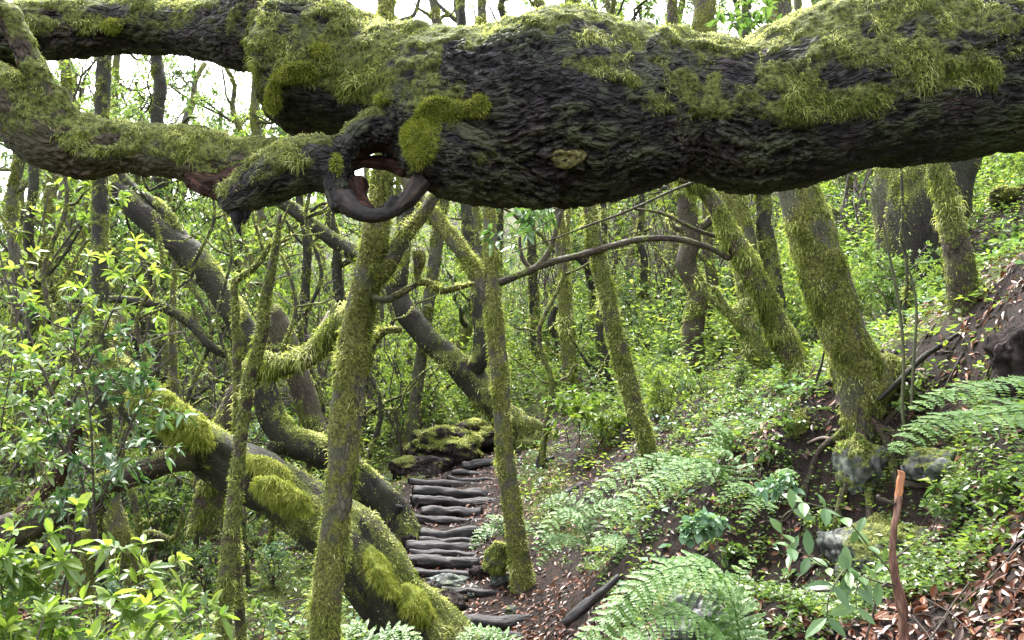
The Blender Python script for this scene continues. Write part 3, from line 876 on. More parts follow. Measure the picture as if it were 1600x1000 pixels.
# dark trunk arching behind it to the upper left
D = 8.3
tree('leaning_tree', 'long dark trunk sweeping from the left edge of the steps up to the upper left', [
    ('trunk', [(612,800,62,D),(590,775,60),(565,745,54),(530,718,56),(490,703,60),(455,690,58),(430,660,52),(412,615,52),(400,575,52),(388,535,50),(368,495,50),(340,452,52),(300,402,52),(255,362,48),(205,318,46),(160,285,42),(110,250,38),(20,190,34),(-120,110,30)]),
    ('branch', [(388,562,17,D),(335,545,17,D-.3),(295,503,19),(245,477,18),(180,468,13),(120,470,7)], dict(cover=0.1)),
    ('branch', [(292,380,24,D),(262,340,24),(235,312,20),(200,285,16),(170,240,12)], dict(cover=0.2)),
    ('limb', [(446,690,38,D-.05),(425,705,26),(418,722,14)], dict()),
        ('root', [(565,760,70,D+.2),(590,790,60),(612,812,50),(625,830,30)], dict(cover=0.5)),
], 'bark_dark', seed=61, lump=0.2, cover=0.18, up=0.5, dens=1500, L=0.04, W=0.008, moss_kw=FUZZ, seg=22, key='dark_sweeping_tree', wk=0.80)
tree('broken_tree', 'broken mossy trunk with a rounded top rising behind the dark sweeping trunk', [
    ('trunk', [(545,740,44,9.2),(520,715,46),(495,670,48),(473,610,54),(455,560,58),(440,520,52),(428,490,42),(422,478,22)]),
    ('branch', [(450,560,20,9.1),(428,545,24),(415,548,14)], dict()),
], 'bark_brown', seed=66, cover=0.5, dens=1500, L=0.05, W=0.008, moss_kw=SHAG, seg=18, key='rounded_stump', wk=0.66)

# dark leaning trunk above the head of the steps with its U shaped limb
D = 11.6
tree('leaning_tree', 'dark trunk leaning left over the top of the steps, with a U shaped limb', [
    ('trunk', [(850,705,96,D),(825,685,72),(795,655,62),(765,625,62),(735,592,62),(700,558,56),(665,522,52),(636,490,48),(620,455,44),(612,425,40),(585,412,36),(555,398,34),(515,372,32),(480,345,30),(430,310,28),(360,270,24),(250,220,20)]),
    ('limb', [(728,590,36,D),(750,562,36,D-.15),(752,525,32),(748,490,28),(742,450,26),(735,405,24),(731,360,24),(728,320,24),(726,220,22),(722,60,18),(718,-120,14)]),
    ('limb', [(622,450,40,D),(626,420,36),(628,390,32),(634,350,26),(640,310,22)]),
    ('root', [(835,690,50,D-.2),(865,695,26),(890,692,16),(915,688,8)], dict(cover=0.6)),
    ('root', [(828,690,60,D-.2),(826,720,46),(815,745,26)], dict(cover=0.7)),
    ('root', [(800,660,34,D-.1),(830,668,40),(860,690,30),(850,720,14)], dict(cover=0.7)),
], 'bark_dark', seed=71, lump=0.2, cover=0.12, up=0.4, dens=1100, L=0.05, W=0.011, moss_kw=SHAG, seg=20, key='u_limb_tree', wk=0.72)

# slim upright tree on the right side of the steps
D = dep(818, 918, 7.0)
tree('laurel_tree', 'slim upright moss covered tree on the right side of the steps, with a left limb', [
    ('trunk', [(818,918,38,D),(810,860,36),(801,800,34),(792,740,32),(787,690,31),(783,630,31),(779,570,31),(774,510,29),(770,460,26),(768,410,24),(766,360,22),(764,310,20),(760,200,18),(754,60,15),(750,-120,12)]),
    ('limb', [(778,515,26,D+.02),(765,470,25),(748,438,25),(728,402,25),(705,370,25),(680,340,24),(655,312,22),(620,260,18)], dict(L=0.06)),
], 'bark_grey', seed=81, cover=0.68, dens=4200, L=0.036, W=0.006, moss_kw=FUZZ, seg=18, key='steps_tree', wk=0.9)

# leaning slim tree right of centre
D = 7.0
tree('laurel_tree', 'slim mossy tree leaning left, standing above the drooping ferns', [
    ('trunk', [(1056,798,30,D),(1044,768,27),(1030,738,25),(1015,708,26),(1003,675,27),(994,645,27),(982,600,28),(970,555,28),(958,510,27),(948,465,25),(937,415,24),(928,365,22),(921,320,20),(915,260,18),(905,120,15),(895,-80,12)]),
], 'bark_brown', seed=91, cover=0.66, dens=4000, L=0.04, W=0.006, moss_kw=FUZZ, seg=16, key='fern_tree')

# curved tree hung with moss curtains, and its arching bare branches
D = 6.9
tree('laurel_tree', 'curved tree hung with long moss beards, with bare branches arching left', [
    ('trunk', [(1262,612,54,D),(1248,580,46),(1232,545,44),(1215,512,42),(1200,478,42),(1184,445,40),(1165,410,40),(1146,375,36),(1125,335,30),(1107,306,26),(1085,285,22),(1050,262,20),(1020,180,18),(1000,40,15)]),
    ('branch', [(1140,405,11,D),(1110,388,12),(1060,374,12),(1010,373,12),(960,383,12),(910,398,13),(860,410,13),(815,428,14),(780,442,15)], dict(cover=0.0, dens=0)),
    ('branch', [(838,418,13,D),(858,392,11),(870,355,9),(878,325,7),(890,300,5)], dict(cover=0.1, dens=0)),
    ('branch', [(830,422,9,D),(815,400,8),(812,370,6)], dict(cover=0.0, dens=0)),
    ('branch', [(1130,372,9,D+.1),(1095,362,8),(1060,345,7),(1030,332,6),(980,325,4)], dict(cover=0.3, dens=0)),
    ('twig', [(1098,280,6,D-1.2),(1050,298,5),(980,330,5),(920,352,4),(860,375,3),(800,395,2)], dict(cover=0, dens=0)),
], 'bark_brown', seed=101, cover=0.72, dens=8500, L=0.075, W=0.006, moss_kw=SHAG, seg=18, key='bearded_tree', wk=0.82)

# big mossy trunk on the bank
D = dep(1345, 655, 4.8)
tree('laurel_tree', 'stout moss bearded trunk rooted at the top of the cut soil bank', [
    ('trunk', [(1348,668,62,D),(1346,640,70),(1342,600,78),(1330,555,80),(1313,510,80),(1299,465,77),(1284,425,75),(1270,380,73),(1256,335,71),(1244,290,69),(1232,220,70),(1224,120,54),(1218,20,40),(1214,-100,34)], dict(lump=0.16)),
    ('burl', [(1352,620,50,D-.05),(1376,600,56),(1386,575,50),(1388,556,30)], dict(cover=0.9, lump=0.2)),
], 'bark_grey', seed=111, cover=0.58, dens=10500, L=0.036, W=0.005, moss_kw=SHAG, seg=30, flare=1.1, key='stout_tree', wk=0.87)

# its roots creep over the bank
_b = P(1345, 655, D)[0]
for k, (ax, ay) in enumerate([(-0.55, -0.35), (-0.25, -0.6), (0.15, -0.65), (0.45, -0.35), (0.5, 0.1), (-0.6, 0.15), (0.3, -0.75)]):
    u = np.linspace(0, 1, 10)
    rr_ = random.Random(k)
    xs = _b[0] + ax * u * 1.1 + np.cumsum([rr_.uniform(-.03, .03) for _ in u]); ys = _b[1] - 0.05 + ay * u * 1.1 + np.cumsum([rr_.uniform(-.03, .03) for _ in u])
    zs = ground(xs, ys) + 0.012 + 0.02 * np.sin(u * 9 + k)
    rt = np.stack((xs, ys, zs, 0.028 * (1 - u) + 0.005), -1)
    rt[0, 2] = _b[2] + 0.03
    v, q, t, bk = sweep(spline(rt, 40), 10, 0.2, k)
    mb = MB(); mb.add(v, q, t, bk=bk, moss=np.clip(0.25 + 0.6 * fbm(v * 6, 2, k), 0, 1)); mb.build('root', M['bark_brown'], TREES['stout_tree'], TREES['stout_tree'].location)
# massive dark trunk behind and slim tree before it
D = 8.6
tree('laurel_tree', 'massive dark hollowed trunk on the slope behind the slim right hand tree', [
    ('trunk', [(1450,500,120,D),(1444,460,96),(1436,420,92),(1432,380,104),(1434,335,120),(1440,290,132),(1452,240,140),(1475,150,130),(1490,20,110),(1500,-100,100)]),
    ('root', [(1430,470,70,D-.15),(1415,500,50),(1400,530,30)], dict(cover=0.4)),
    ('root', [(1460,470,70,D-.15),(1480,500,50),(1496,525,30)], dict(cover=0.5)),
], 'bark_dark', seed=121, lump=0.22, cover=0.12, dens=900, L=0.05, W=0.008, moss_kw=FUZZ, seg=26, key='massive_tree')
D = dep(1506, 486, 7.0)
tree('laurel_tree', 'slim shaggy tree leaning left before the massive dark trunk', [
    ('trunk', [(1510,492,46,D),(1503,450,42),(1497,410,41),(1489,365,37),(1480,320,33),(1470,280,30),(1462,245,26),(1450,150,24),(1440,20,20),(1434,-100,17)]),
], 'bark_brown', seed=131, cover=0.66, dens=3800, L=0.05, W=0.0065, moss_kw=SHAG, seg=16, key='right_slim_tree')

# smaller trunks read off the photograph: foot and top, width, distance, look
for k, (wv, lab, pp) in enumerate([
  (9, 'thin crooked stem winding up under the long dark sweeping trunk', [(300,900,8.0),(312,760),(290,640),(330,520),(300,430),(335,340),(318,250)]),
  (11, 'crooked mossy stem snaking between the glossy sapling and the rotting trunk', [(200,980,7.0),(216,820),(190,700),(232,600),(214,500),(252,420),(240,330)]),
  (10, 'twisting thin stem just left of the slim front tree', [(486,900,9.5),(470,780),(504,640),(470,520),(502,430),(478,340),(500,250)]),
  (8, 'thin wavy dark stem behind the bent broken arm', [(420,860,9.0),(442,700),(424,600),(462,480),(436,380),(452,320)]),
  (9, 'bowed thin stem rising between the slim front tree and the U limbed tree', [(560,760,10.5),(596,640),(570,560),(614,500),(590,430),(622,360)]),
  (12, 'crooked stem leaning over the brush near the left edge', [(60,980,6.5),(84,800),(50,680),(98,560),(68,430),(104,320),(90,220)]),
  (8, 'forked wiry stem in front of the far trunks left of centre', [(390,960,7.6),(380,820),(352,700),(366,600),(340,500),(362,400),(350,330)]),
  (9, 'slender leaning stem on the slope right of the slim upright tree', [(850,690,10.0),(862,600),(842,520),(880,430),(868,350)])]):
    rr_ = random.Random(40 + k); dd_ = pp[0][2]
    pts = [(a[0], a[1], wv * (1.1 - 0.75 * i / len(pp)), dd_) for i, a in enumerate(pp)]
    paths = [('stem', pts)]
    for b in range(5):
        i = rr_.randint(1, len(pts) - 2); sd = rr_.choice((-1, 1)); x, y = pts[i][0], pts[i][1]; ln = rr_.uniform(50, 130)
        q_ = [(x, y, wv * 0.5, dd_)]
        for j in range(1, 5):
            q_.append((x + sd * ln * j / 4 * rr_.uniform(0.7, 1.1), y - ln * (j / 4) ** 1.4 * rr_.uniform(0.2, 0.9), wv * 0.5 * (1 - j / 5), dd_ + 0.05 * j * rr_.uniform(-1, 1)))
        paths.append(('branch', q_))
    p0, _m = P(pts[0][0], pts[0][1], dd_)
    tree('crooked_sapling', lab, paths, ('bark_dark', 'bark_brown')[k % 2], 'sapling', None, 5000 + k * 31, 0.45, 0.3, 2200, 0.03, 0.005, FUZZ, 0.2, 10, ext=max(0.3, p0[2] - g1(p0[0], p0[1]) + 0.3), flare=1.2)
LIST = [
 (1085,500,1062,240,30,10.5,'bark_brown',0.15,'reddish trunk with flaking bark behind the arching bare branches'),
 (1208,440,1176,180,24,9.5,'bark_dark',0.25,'thin dark trunk standing between the bearded tree and the stout trunk'),
 (1182,600,1158,440,30,8.6,'bark_brown',0.95,'short stump shrouded in hanging moss left of the bearded tree foot'),
 (156,1010,166,40,25,6.4,'bark_dark',0.45,'straight slim trunk with mossy top and dark foot crossing both left limbs'),
 (148,1020,130,830,26,6.2,'bark_grey',0.95,'thick moss coated stem in the lowest left brush'),
 (188,1020,180,740,34,7.4,'bark_grey',0.8,'moss furred stem behind the young bright leaves'),
 (214,1010,212,860,22,6.8,'bark_grey',0.9,'short slender mossy stem beside the moss furred stem'),
 (280,970,275,700,17,9.5,'bark_grey',0.7,'pale slender trunk under the leaning rotting trunk'),
 (22,600,30,150,18,9.0,'bark_grey',0.5,'thin trunk near the left edge under the lower limb'),
 (45,700,50,200,16,8.0,'bark_dark',0.6,'thin dark trunk with a mossy fork by the left edge'),
 (50,560,88,270,18,8.1,'bark_grey',0.95,'bright moss sleeved stem curving out from the left edge trunks'),
 (240,640,236,420,14,10.5,'bark_dark',0.6,'thin dark stem below the dark branch at left'),
 (190,720,182,480,32,12.0,'bark_grey',0.9,'stubby moss wrapped trunk behind the glossy saplings'),
 (480,560,470,300,14,13.0,'bark_dark',0.5,'slender trunk seen past the bent broken arm'),
 (526,540,520,300,16,12.0,'bark_dark',0.4,'thin upright trunk left of the slim front tree'),
 (560,700,566,560,14,11.0,'bark_dark',0.5,'short thin stem just right of the slim front tree'),
 (690,660,640,560,16,14.0,'bark_grey',0.4,'grey sapling leaning left under the dark leaning trunk'),
 (870,640,866,480,13,15.0,'bark_dark',0.1,'thin straight dark stem right of the slim upright tree'),
 (860,640,840,540,22,16.0,'bark_dark',0.3,'blackish trunk beyond the shrubs right of the steps'),
 (950,640,942,520,16,12.5,'bark_dark',0.4,'dark trunk close behind the slim leaning tree'),
 (905,620,895,560,12,14.0,'bark_grey',0.9,'mossy pole on the slope behind the steps'),
 (1014,520,1000,340,12,16.0,'bark_dark',0.3,'slender dark trunk under the arching bare branch'),
 (1105,520,1110,360,18,12.0,'bark_brown',0.6,'mossy brown trunk beside the reddish trunk'),
 (612,120,594,-60,26,14.0,'bark_grey',0.1,'smooth grey trunk above the big lying trunk, left of the gap'),
 (712,130,664,-60,16,13.0,'bark_grey',0.8,'mossy trunk tilting left above the big lying trunk'),
 (715,140,713,-60,17,12.0,'bark_grey',0.5,'upright mossy trunk above the bare bark patch'),
 (786,140,784,-60,10,16.0,'bark_dark',0.3,'thin dark trunk rising over the crest of the lying trunk'),
 (862,120,836,-60,15,13.0,'bark_grey',0.9,'short mossy trunk leaning over the crest moss mound'),
 (1110,140,1078,-60,36,9.5,'bark_grey',0.95,'thick moss covered trunk in the dip of the lying trunk'),
 (1420,560,1410,330,6,6.0,'bark_dark',0.2,'pencil thin dark shoot before the massive dark trunk'),
 (240,330,250,40,20,13.0,'bark_dark',0.4,'far trunk seen through the gap between the two left limbs'),
 (115,640,100,250,22,14.0,'bark_grey',0.6,'far grey mossy trunk behind the left saplings'),
 (1330,420,1318,200,26,14.0,'bark_brown',0.5,'far trunk between the stout trunk and the massive dark trunk'),
 (1580,330,1560,120,34,13.0,'bark_brown',0.6,'far mossy trunk at the upper right slope'),
]
for k, (x0, y0, x1, y1, w, d, mt, cov, lab) in enumerate(LIST):
    rg = random.Random(900 + k)
    pts = []
    nseg = 6
    ox = oy = 0
    for i in range(nseg + 1):
        t = i / nseg
        wob = w * 0.45 * (0.6 + 8 / max(w, 8) * 0.8)
        pts.append((x0 + (x1 - x0) * t + (rg.uniform(-1, 1) * wob if 0 < i else 0), y0 + (y1 - y0) * t, w * (1.12 - 0.30 * t), d))
    if lab.find('stump') < 0 and lab.find('stem') < 0 and lab.find('stubby') < 0:
        e = pts[-1]
        pts.append((e[0] + (x1 - x0) * .3 + rg.uniform(-10, 10), e[1] - 170, e[2] * 0.75, d))
        pts.append((e[0] + (x1 - x0) * .5 + rg.uniform(-20, 20), e[1] - 330, e[2] * 0.5, d))
    paths = [('trunk', pts)]
    for b in range(rg.randint(1, 3) if w < 40 and d > 7 else 0):
        t = rg.uniform(0.3, 0.9); i = int(t * nseg)
        bx, by = pts[i][0], pts[i][1]
        sd = rg.choice((-1, 1))
        ln = rg.uniform(40, 120) * 9 / d
        paths.append(('branch', [(bx, by, w * 0.45, d), (bx + sd * ln * 0.35, by - ln * rg.uniform(0.1, 0.4), w * 0.34), (bx + sd * ln * 0.7, by - ln * rg.uniform(0.3, 0.9), w * 0.24), (bx + sd * ln * rg.uniform(.8, 1.1), by - ln * rg.uniform(0.7, 1.5), w * 0.12)]))
    # down to the ground if the foot hangs above it
    p, mpp = P(x0, y0, d)
    gap = p[2] - g1(p[0], p[1])
    tree('stump' if 'stump' in lab else 'laurel_tree', lab, paths, mt, 'stump' if 'stump' in lab else 'tree', None, 1000 + k * 37, cov - (0.18 if 0.35 < cov < 0.85 else 0.0) - (0.25 if gap > 1 else 0), 0.25,
         1700 * min(1, 8 / d) * (1.3 if cov > .8 else 1) * (0 if cov < 0.15 else 1), 0.045 * max(1, d / 9), 0.0011 * d, SHAG if cov > 0.7 else FUZZ, 0.12, 14, ext=max(0.3, gap + 0.3), flare=1.25 if gap < 1 else 0.95)
# ---------------------------------------------------------------- the log steps
STEPS = [  # left end, right end, height and tilt in the photograph, thickness, look
 (700,974,888,970,24,'lowest broad log step across the path, nearest of all'),
 (712,998,860,996,16,'flat log sunk just below the lowest broad step'),
 (622,893,735,897,13,'half buried short log above the leafy landing'),
 (640,864,750,868,14,'slim log step wedged between two thicker ones near the bottom'),
 (656,845,752,847,13,'narrow log step just under the dark round one'),
 (690,922,790,928,12,'half sunken log edging the leafy landing'),
 (634,876,748,880,22,'thick squared log step at the bottom of the main flight'),
 (636,855,752,857,17,'log step second from the bottom of the main flight'),
 (658,836,756,834,21,'dark round log step under the one with a sawn end'),
 (618,806,758,818,17,'long pale topped log step with its sawn round end showing'),
 (660,802,752,799,20,'bowed dark log step just above the one with a sawn end'),
 (645,782,774,788,18,'long straight log step in the middle of the upper flight'),
 (648,768,774,775,20,'thick log step with a round knot near its left end'),
 (640,752,768,762,12,'slanting thin log step above the knotted one'),
 (700,748,775,752,10,'narrow log step in the shade near the top'),
 (708,738,772,741,10,'short log step second from the top'),
 (724,730,780,722,17,'topmost thick log step beside the mossy roots'),
]
for k, (x0, y0, x1, y1, w, lab) in enumerate(STEPS):
    w = w * 0.86
    d0 = dep((x0 + x1) / 2, (y0 + y1) / 2 + w * 0.3, 8)
    pts = []
    rg = random.Random(k)
    for i in range(6):
        t = i / 5
        pts.append((x0 + (x1 - x0) * t, y0 + (y1 - y0) * t + rg.uniform(-1, 1) * w * 0.16, w * (1.08 - 0.14 * t + rg.uniform(-.06, .06)), d0 - 0.03 + rg.uniform(-.02, .02)))
    sk = skel(pts, d0, step=0.02)
    root = thing('log_step', lab, 'step', sk[len(sk) // 2, :3], 'log steps of the path')
    base = sk[len(sk) // 2, :3]
    v, q, t, bk = sweep(sk, 20, 0.16, 40 + k)
    nr = vnormals(v, q, t)
    r = sk[:, 3].mean()
    v = v + nr * (r * 0.16 * fbm(bk * np.array((36, 36, 6)), 4, k) + r * 0.14 * fbm(bk * np.array((6, 6, 6)) + k, 2, k))[:, None]
    mb = MB(); mb.add(v, q, t, bk=bk); log_part = mb.build('log', M['step_log'], root, base)
    # sawn ends
    for e, sgn in ((0, -1), (-1, 1)):
        T = norm(sk[e, :3] - sk[1 if e == 0 else -2, :3])
        nA = norm(np.cross(T, (0, 0, 1.0))); nB = np.cross(T, nA)
        th = np.linspace(0, 2 * np.pi, 16, endpoint=False)
        c = sk[e, :3] + T * sk[e, 3] * 0.32
        vv = c + (nA[None] * np.cos(th)[:, None] + nB[None] * np.sin(th)[:, None]) * sk[e, 3] * 0.9
        tt = np.stack((np.full(14, 0), np.arange(1, 15), np.arange(2, 16)), -1)
        mb = MB(); mb.add(np.vstack((vv, vv - T * 0.01)), None, np.vstack((tt, tt[:, ::-1] + 16)), bk=np.vstack((vv, vv)) - c)
        mb.build('sawn_end', M['dead_pale'] if k == 9 else M['step_log'], log_part, base)
    # pegs that hold the logs
    if k in (0, 6, 9, 11):
        for tt_ in (0.06, 0.95):
            i = int(tt_ * (len(sk) - 1)); c = sk[i, :3] + np.array((0, -sk[i, 3] * 1.05, 0))
            pk = np.array([[*(c + np.array((0, 0, -0.2))), 0.022], [*(c), 0.022], [*(c + np.array((0.005, 0, sk[i, 3] * 0.75))), 0.018]])
            v, q, t, bk = sweep(spline(pk, 8), 8, 0.2, k)
            mb = MB(); mb.add(v, q, t, bk=bk); mb.build('peg', M['step_log'], root, base)

def stick(name, label, pts, mat='twig', cat='stick', group=None, seed=1, seg=10, lump=0.25, extra=(), d=None):
    sk = skel(pts, pts[0][3] if len(pts[0]) > 3 else d, step=None)
    base = sk[0, :3]
    root = thing(name, label, cat, base, group)
    v, q, t, bk = sweep(sk, seg, lump, seed)
    mb = MB(); mb.add(v, q, t, bk=bk, moss=np.zeros(len(v))); mb.build('stem', M[mat], root, base)
    for nm, ep, em in extra:
        s2 = skel(ep, ep[0][3]); v, q, t, bk = sweep(s2, max(6, seg - 2), lump, seed + 1)
        mb = MB(); mb.add(v, q, t, bk=bk, moss=np.zeros(len(v))); mb.build(nm, M[em], root, base)
    return root
SD = dep(1413, 1000) - 0.03
stick('broken_stick', 'upright reddish broken stick with a raw orange tip on the right bank', [(1416,1040,15,SD),(1412,985,14),(1410,950,14),(1401,915,12),(1396,880,10),(1396,840,9),(1401,800,9),(1404,775,10)], 'stick_wood', seed=5, seg=18, lump=0.5,
      extra=[('side_twig', [(1402,790,6,SD),(1388,784,5),(1374,780,6),(1371,774,6)], 'twig'), ('broken_tip', [(1404,780,9,SD),(1405,762,11),(1408,740,9),(1403,735,2)], 'raw_orange'), ('side_twig', [(1398,915,4,SD-0.02),(1384,912,4),(1370,928,4),(1366,955,4),(1352,1000,3)], 'twig')])
stick('leaning_post', 'dark leaning wooden post at the left side of the steps', [(592,866,13,8.2),(602,838,13),(614,812,14),(624,790,16)], 'bark_black', 'post', seed=8)
stick('fallen_branch', 'grey fallen branch on the slope right of the steps', [(842,800,16,8.4),(866,784,16),(890,770,15),(912,757,12)], 'step_log', 'branch', seed=9)
stick('fallen_branch', 'forked dead branch lying beside the dark leaning tree foot', [(815,752,8,10),(832,736,9),(848,722,8),(866,714,5)], 'step_log', 'branch', seed=10, extra=[('fork', [(832,738,6,10),(842,716,6),(844,706,4)], 'step_log')])
stick('fallen_branch', 'thick half buried branch along the right edge of the landing', [(882,975,12,5.2),(905,955,18),(930,935,16),(950,918,12),(968,900,8)], 'step_log', 'branch', seed=12)
stick('tree_root', 'pale bare root twisting out of the cut soil bank', [(x, y, w, dep(x, y) - 0.02) for x, y, w in ((1262,692,4), (1285,684,5), (1308,690,5), (1326,704,4), (1338,722,2))], 'dead_pale', 'root', seed=13)
stick('fallen_branch', 'thin dead branch lying on the leaf litter right of the stout trunk', [(1372,625,8,4.7),(1400,600,8),(1440,560,9),(1470,540,8),(1500,520,6),(1530,505,5)], 'bark_dark', 'branch', seed=14)
stick('bare_twig', 'thin black twig standing on the bank left of the stout trunk', [(1262,655,5,5.2),(1268,620,5),(1282,575,4),(1290,540,3)], 'bark_dark', 'twig', seed=15, extra=[('side_twig', [(1268,620,4,5.2),(1290,600,4),(1310,592,4),(1325,600,4)], 'twig')])
for k, (pts, lab) in enumerate([([(1418,700,5,4.3),(1410,640,5),(1412,560,5),(1405,480,5),(1390,400,4),(1375,330,3),(1358,280,2)], 'tall green shoot curving left in front of the massive dark trunk'), ([(1424,640,5,4.4),(1428,560,5),(1432,480,4),(1420,420,3),(1406,380,2)], 'shorter green shoot beside the tall curving one')]):
    stick('green_shoot', lab, pts, 'stem', 'plant', seed=20 + k, seg=8, lump=0.1)

# ---------------------------------------------------------------- rocks, stumps
def rock(name, label, px, py, rx, ry, d, mat, seed, cat='rock', depth=0.8, moss_amt=0.4, sink=0.0):
    if d is None: d = dep(px, py + ry * 0.15) + 0.05
    c, mpp = P(px, py, d)
    nu, nv = 90, 56
    u = np.linspace(0, 2 * np.pi, nu, endpoint=False); w = np.linspace(0.02, np.pi - 0.02, nv)
    U, Wv = np.meshgrid(u, w)
    dr = np.stack((np.cos(U) * np.sin(Wv), np.sin(U) * np.sin(Wv), np.cos(Wv)), -1).reshape(-1, 3)
    k = 1 + 0.26 * fbm(dr * 1.3 + seed, 3, seed) 
    cell = np.round((vnoise(dr * 2.3 + seed * 3, seed + 1)) * 3) / 3
    k = k + 0.12 * cell + 0.05 * fbm(dr * 7, 3, seed + 2)
    v = dr * k[:, None] * np.array((rx, max(rx, ry) * depth, ry)) * mpp
    v = v + c
    i = np.arange(nv - 1)[:, None] * nu; j = np.arange(nu)[None]; kk = (j + 1) % nu
    q = np.stack((i + j, i + nu + j, i + nu + kk, i + kk), -1).reshape(-1, 4)
    n = vnormals(v, q)
    v = v + n * (0.022 * min(1, rx * mpp * 4) * fbm(v * 8 / max(rx * mpp * 4, .3), 5, seed + 5, 0.65))[:, None]
    mask = np.clip(moss_amt + 0.5 * n[:, 2] + 0.6 * fbm(v * 4, 3, seed + 6), 0, 1)
    base = c - np.array((0, 0, ry * mpp))
    root = thing(name, label, cat, base)
    mb = MB(); mb.add(v, q, moss=mask, bk=v * 0.3); body = mb.build('stone' if cat == 'rock' else 'body', M[mat], root, base)
    if moss_amt > 0.1:
        s = lump_strands(v, q, np.clip(mask - 0.45, 0, 1), int(3000 * (rx * mpp * 4)), 0.02 * (d / 4), 0.0011 * d, seed + 9, **FUZZ)
        if s:
            mb = MB(); mb.add(s[0], s[1], s[2], rnd=s[3]); mb.build('moss', M['moss'], body, base)
    return root
M['rock'] = bark_mat('lichened_rock', (0.02, 0.02, 0.02), (0.10, 0.105, 0.10), (0.36, 0.38, 0.36), (0.12, 0.16, 0.11), MOSS_D, MOSS_L, 0.8, 0.85, 0.25, 0.35)
M['soil_lump'] = bark_mat('bare_soil', (0.008, 0.006, 0.006), (0.028, 0.021, 0.021), (0.07, 0.055, 0.053), (0.03, 0.03, 0.02), MOSS_D, MOSS_L, 1.2, 0.95, 0.1, 0.2)
rock('rock', 'large pale lichened boulder behind the upright reddish stick', 1395, 865, 95, 56, None, 'rock', 3, moss_amt=0.12)
rock('rock', 'grey angular rock under the spreading fern at right', 1475, 732, 54, 32, None, 'rock', 4, moss_amt=0.25)
rock('rock', 'upright white lichened rock in the bank under the stout trunk', 1345, 738, 40, 56, None, 'rock', 5, moss_amt=0.15)
rock('rock', 'mossy pale boulder under the big arching fern', 1100, 970, 70, 52, None, 'rock', 6, moss_amt=0.15)
rock('rock', 'flat grey stone on the landing below the main flight', 700, 912, 42, 13, 7.45, 'rock', 7, moss_amt=-0.3)
for k, (x, y, rx, ry) in enumerate([(640, 905, 15, 9), (668, 925, 20, 11), (742, 925, 13, 8), (752, 893, 16, 10), (765, 868, 12, 9), (642, 880, 12, 8), (780, 905, 14, 10), (690, 935, 26, 14), (762, 838, 10, 8), (640, 845, 12, 9), (800, 955, 12, 7), (722, 935, 10, 6)]):
    rock('stone', 'small dark stone bedded in the leafy landing and step edges', x, y, rx, ry, dep(x, y + ry * 0.6), 'soil_lump' if k % 2 else 'rock', 60 + k, moss_amt=-0.3)['group'] = 'stones bedded along the steps'
rock('rock', 'dark stone beside the foot of the rotting trunk', 700, 945, 30, 18, 6.3, 'soil_lump', 8, moss_amt=-0.3)
rock('rock', 'yellowish stone under the long pale topped step', 628, 835, 17, 19, 8.6, 'rock', 9, moss_amt=0.0)
rock('rock', 'mossy round stone at the foot of the slim upright tree', 778, 875, 22, 26, 7.3, 'rock', 10, moss_amt=0.45)
rock('soil_mound', 'bare black soil mound at the right edge above the fern', 1615, 565, 56, 66, None, 'soil_lump', 11, 'soil', moss_amt=-0.6)
rock('moss_tuft', 'yellow green moss tuft capping the dark cut soil', 1255, 668, 26, 26, None, 'bark_grey', 13, 'moss', moss_amt=0.75)
rock('moss_tuft', 'rounded bright mossy hump by the massive dark trunk', 1528, 320, 30, 26, None, 'bark_grey', 14, 'moss', moss_amt=0.8)
rock('moss_tuft', 'second bright mossy hump further up the right slope', 1575, 310, 26, 18, None, 'bark_grey', 15, 'moss', moss_amt=0.8)
rock('mossy_stump', 'dark root stump with moss cap at the head of the steps', 690, 702, 60, 38, 11.8, 'soil_lump', 16, 'stump', moss_amt=0.12)
rock('mossy_stump', 'black hollow root mass on the left of the top steps', 655, 735, 42, 24, 11.2, 'soil_lump', 17, 'stump', moss_amt=-0.2)
rock('mossy_stump', 'mossy root hump behind the top steps', 745, 682, 48, 22, 12.2, 'soil_lump', 18, 'stump', moss_amt=0.25)
rock('mossy_stump', 'low mossy mound below the dark sweeping trunk', 575, 775, 34, 34, 8.6, 'bark_dark', 19, 'stump', moss_amt=0.4)
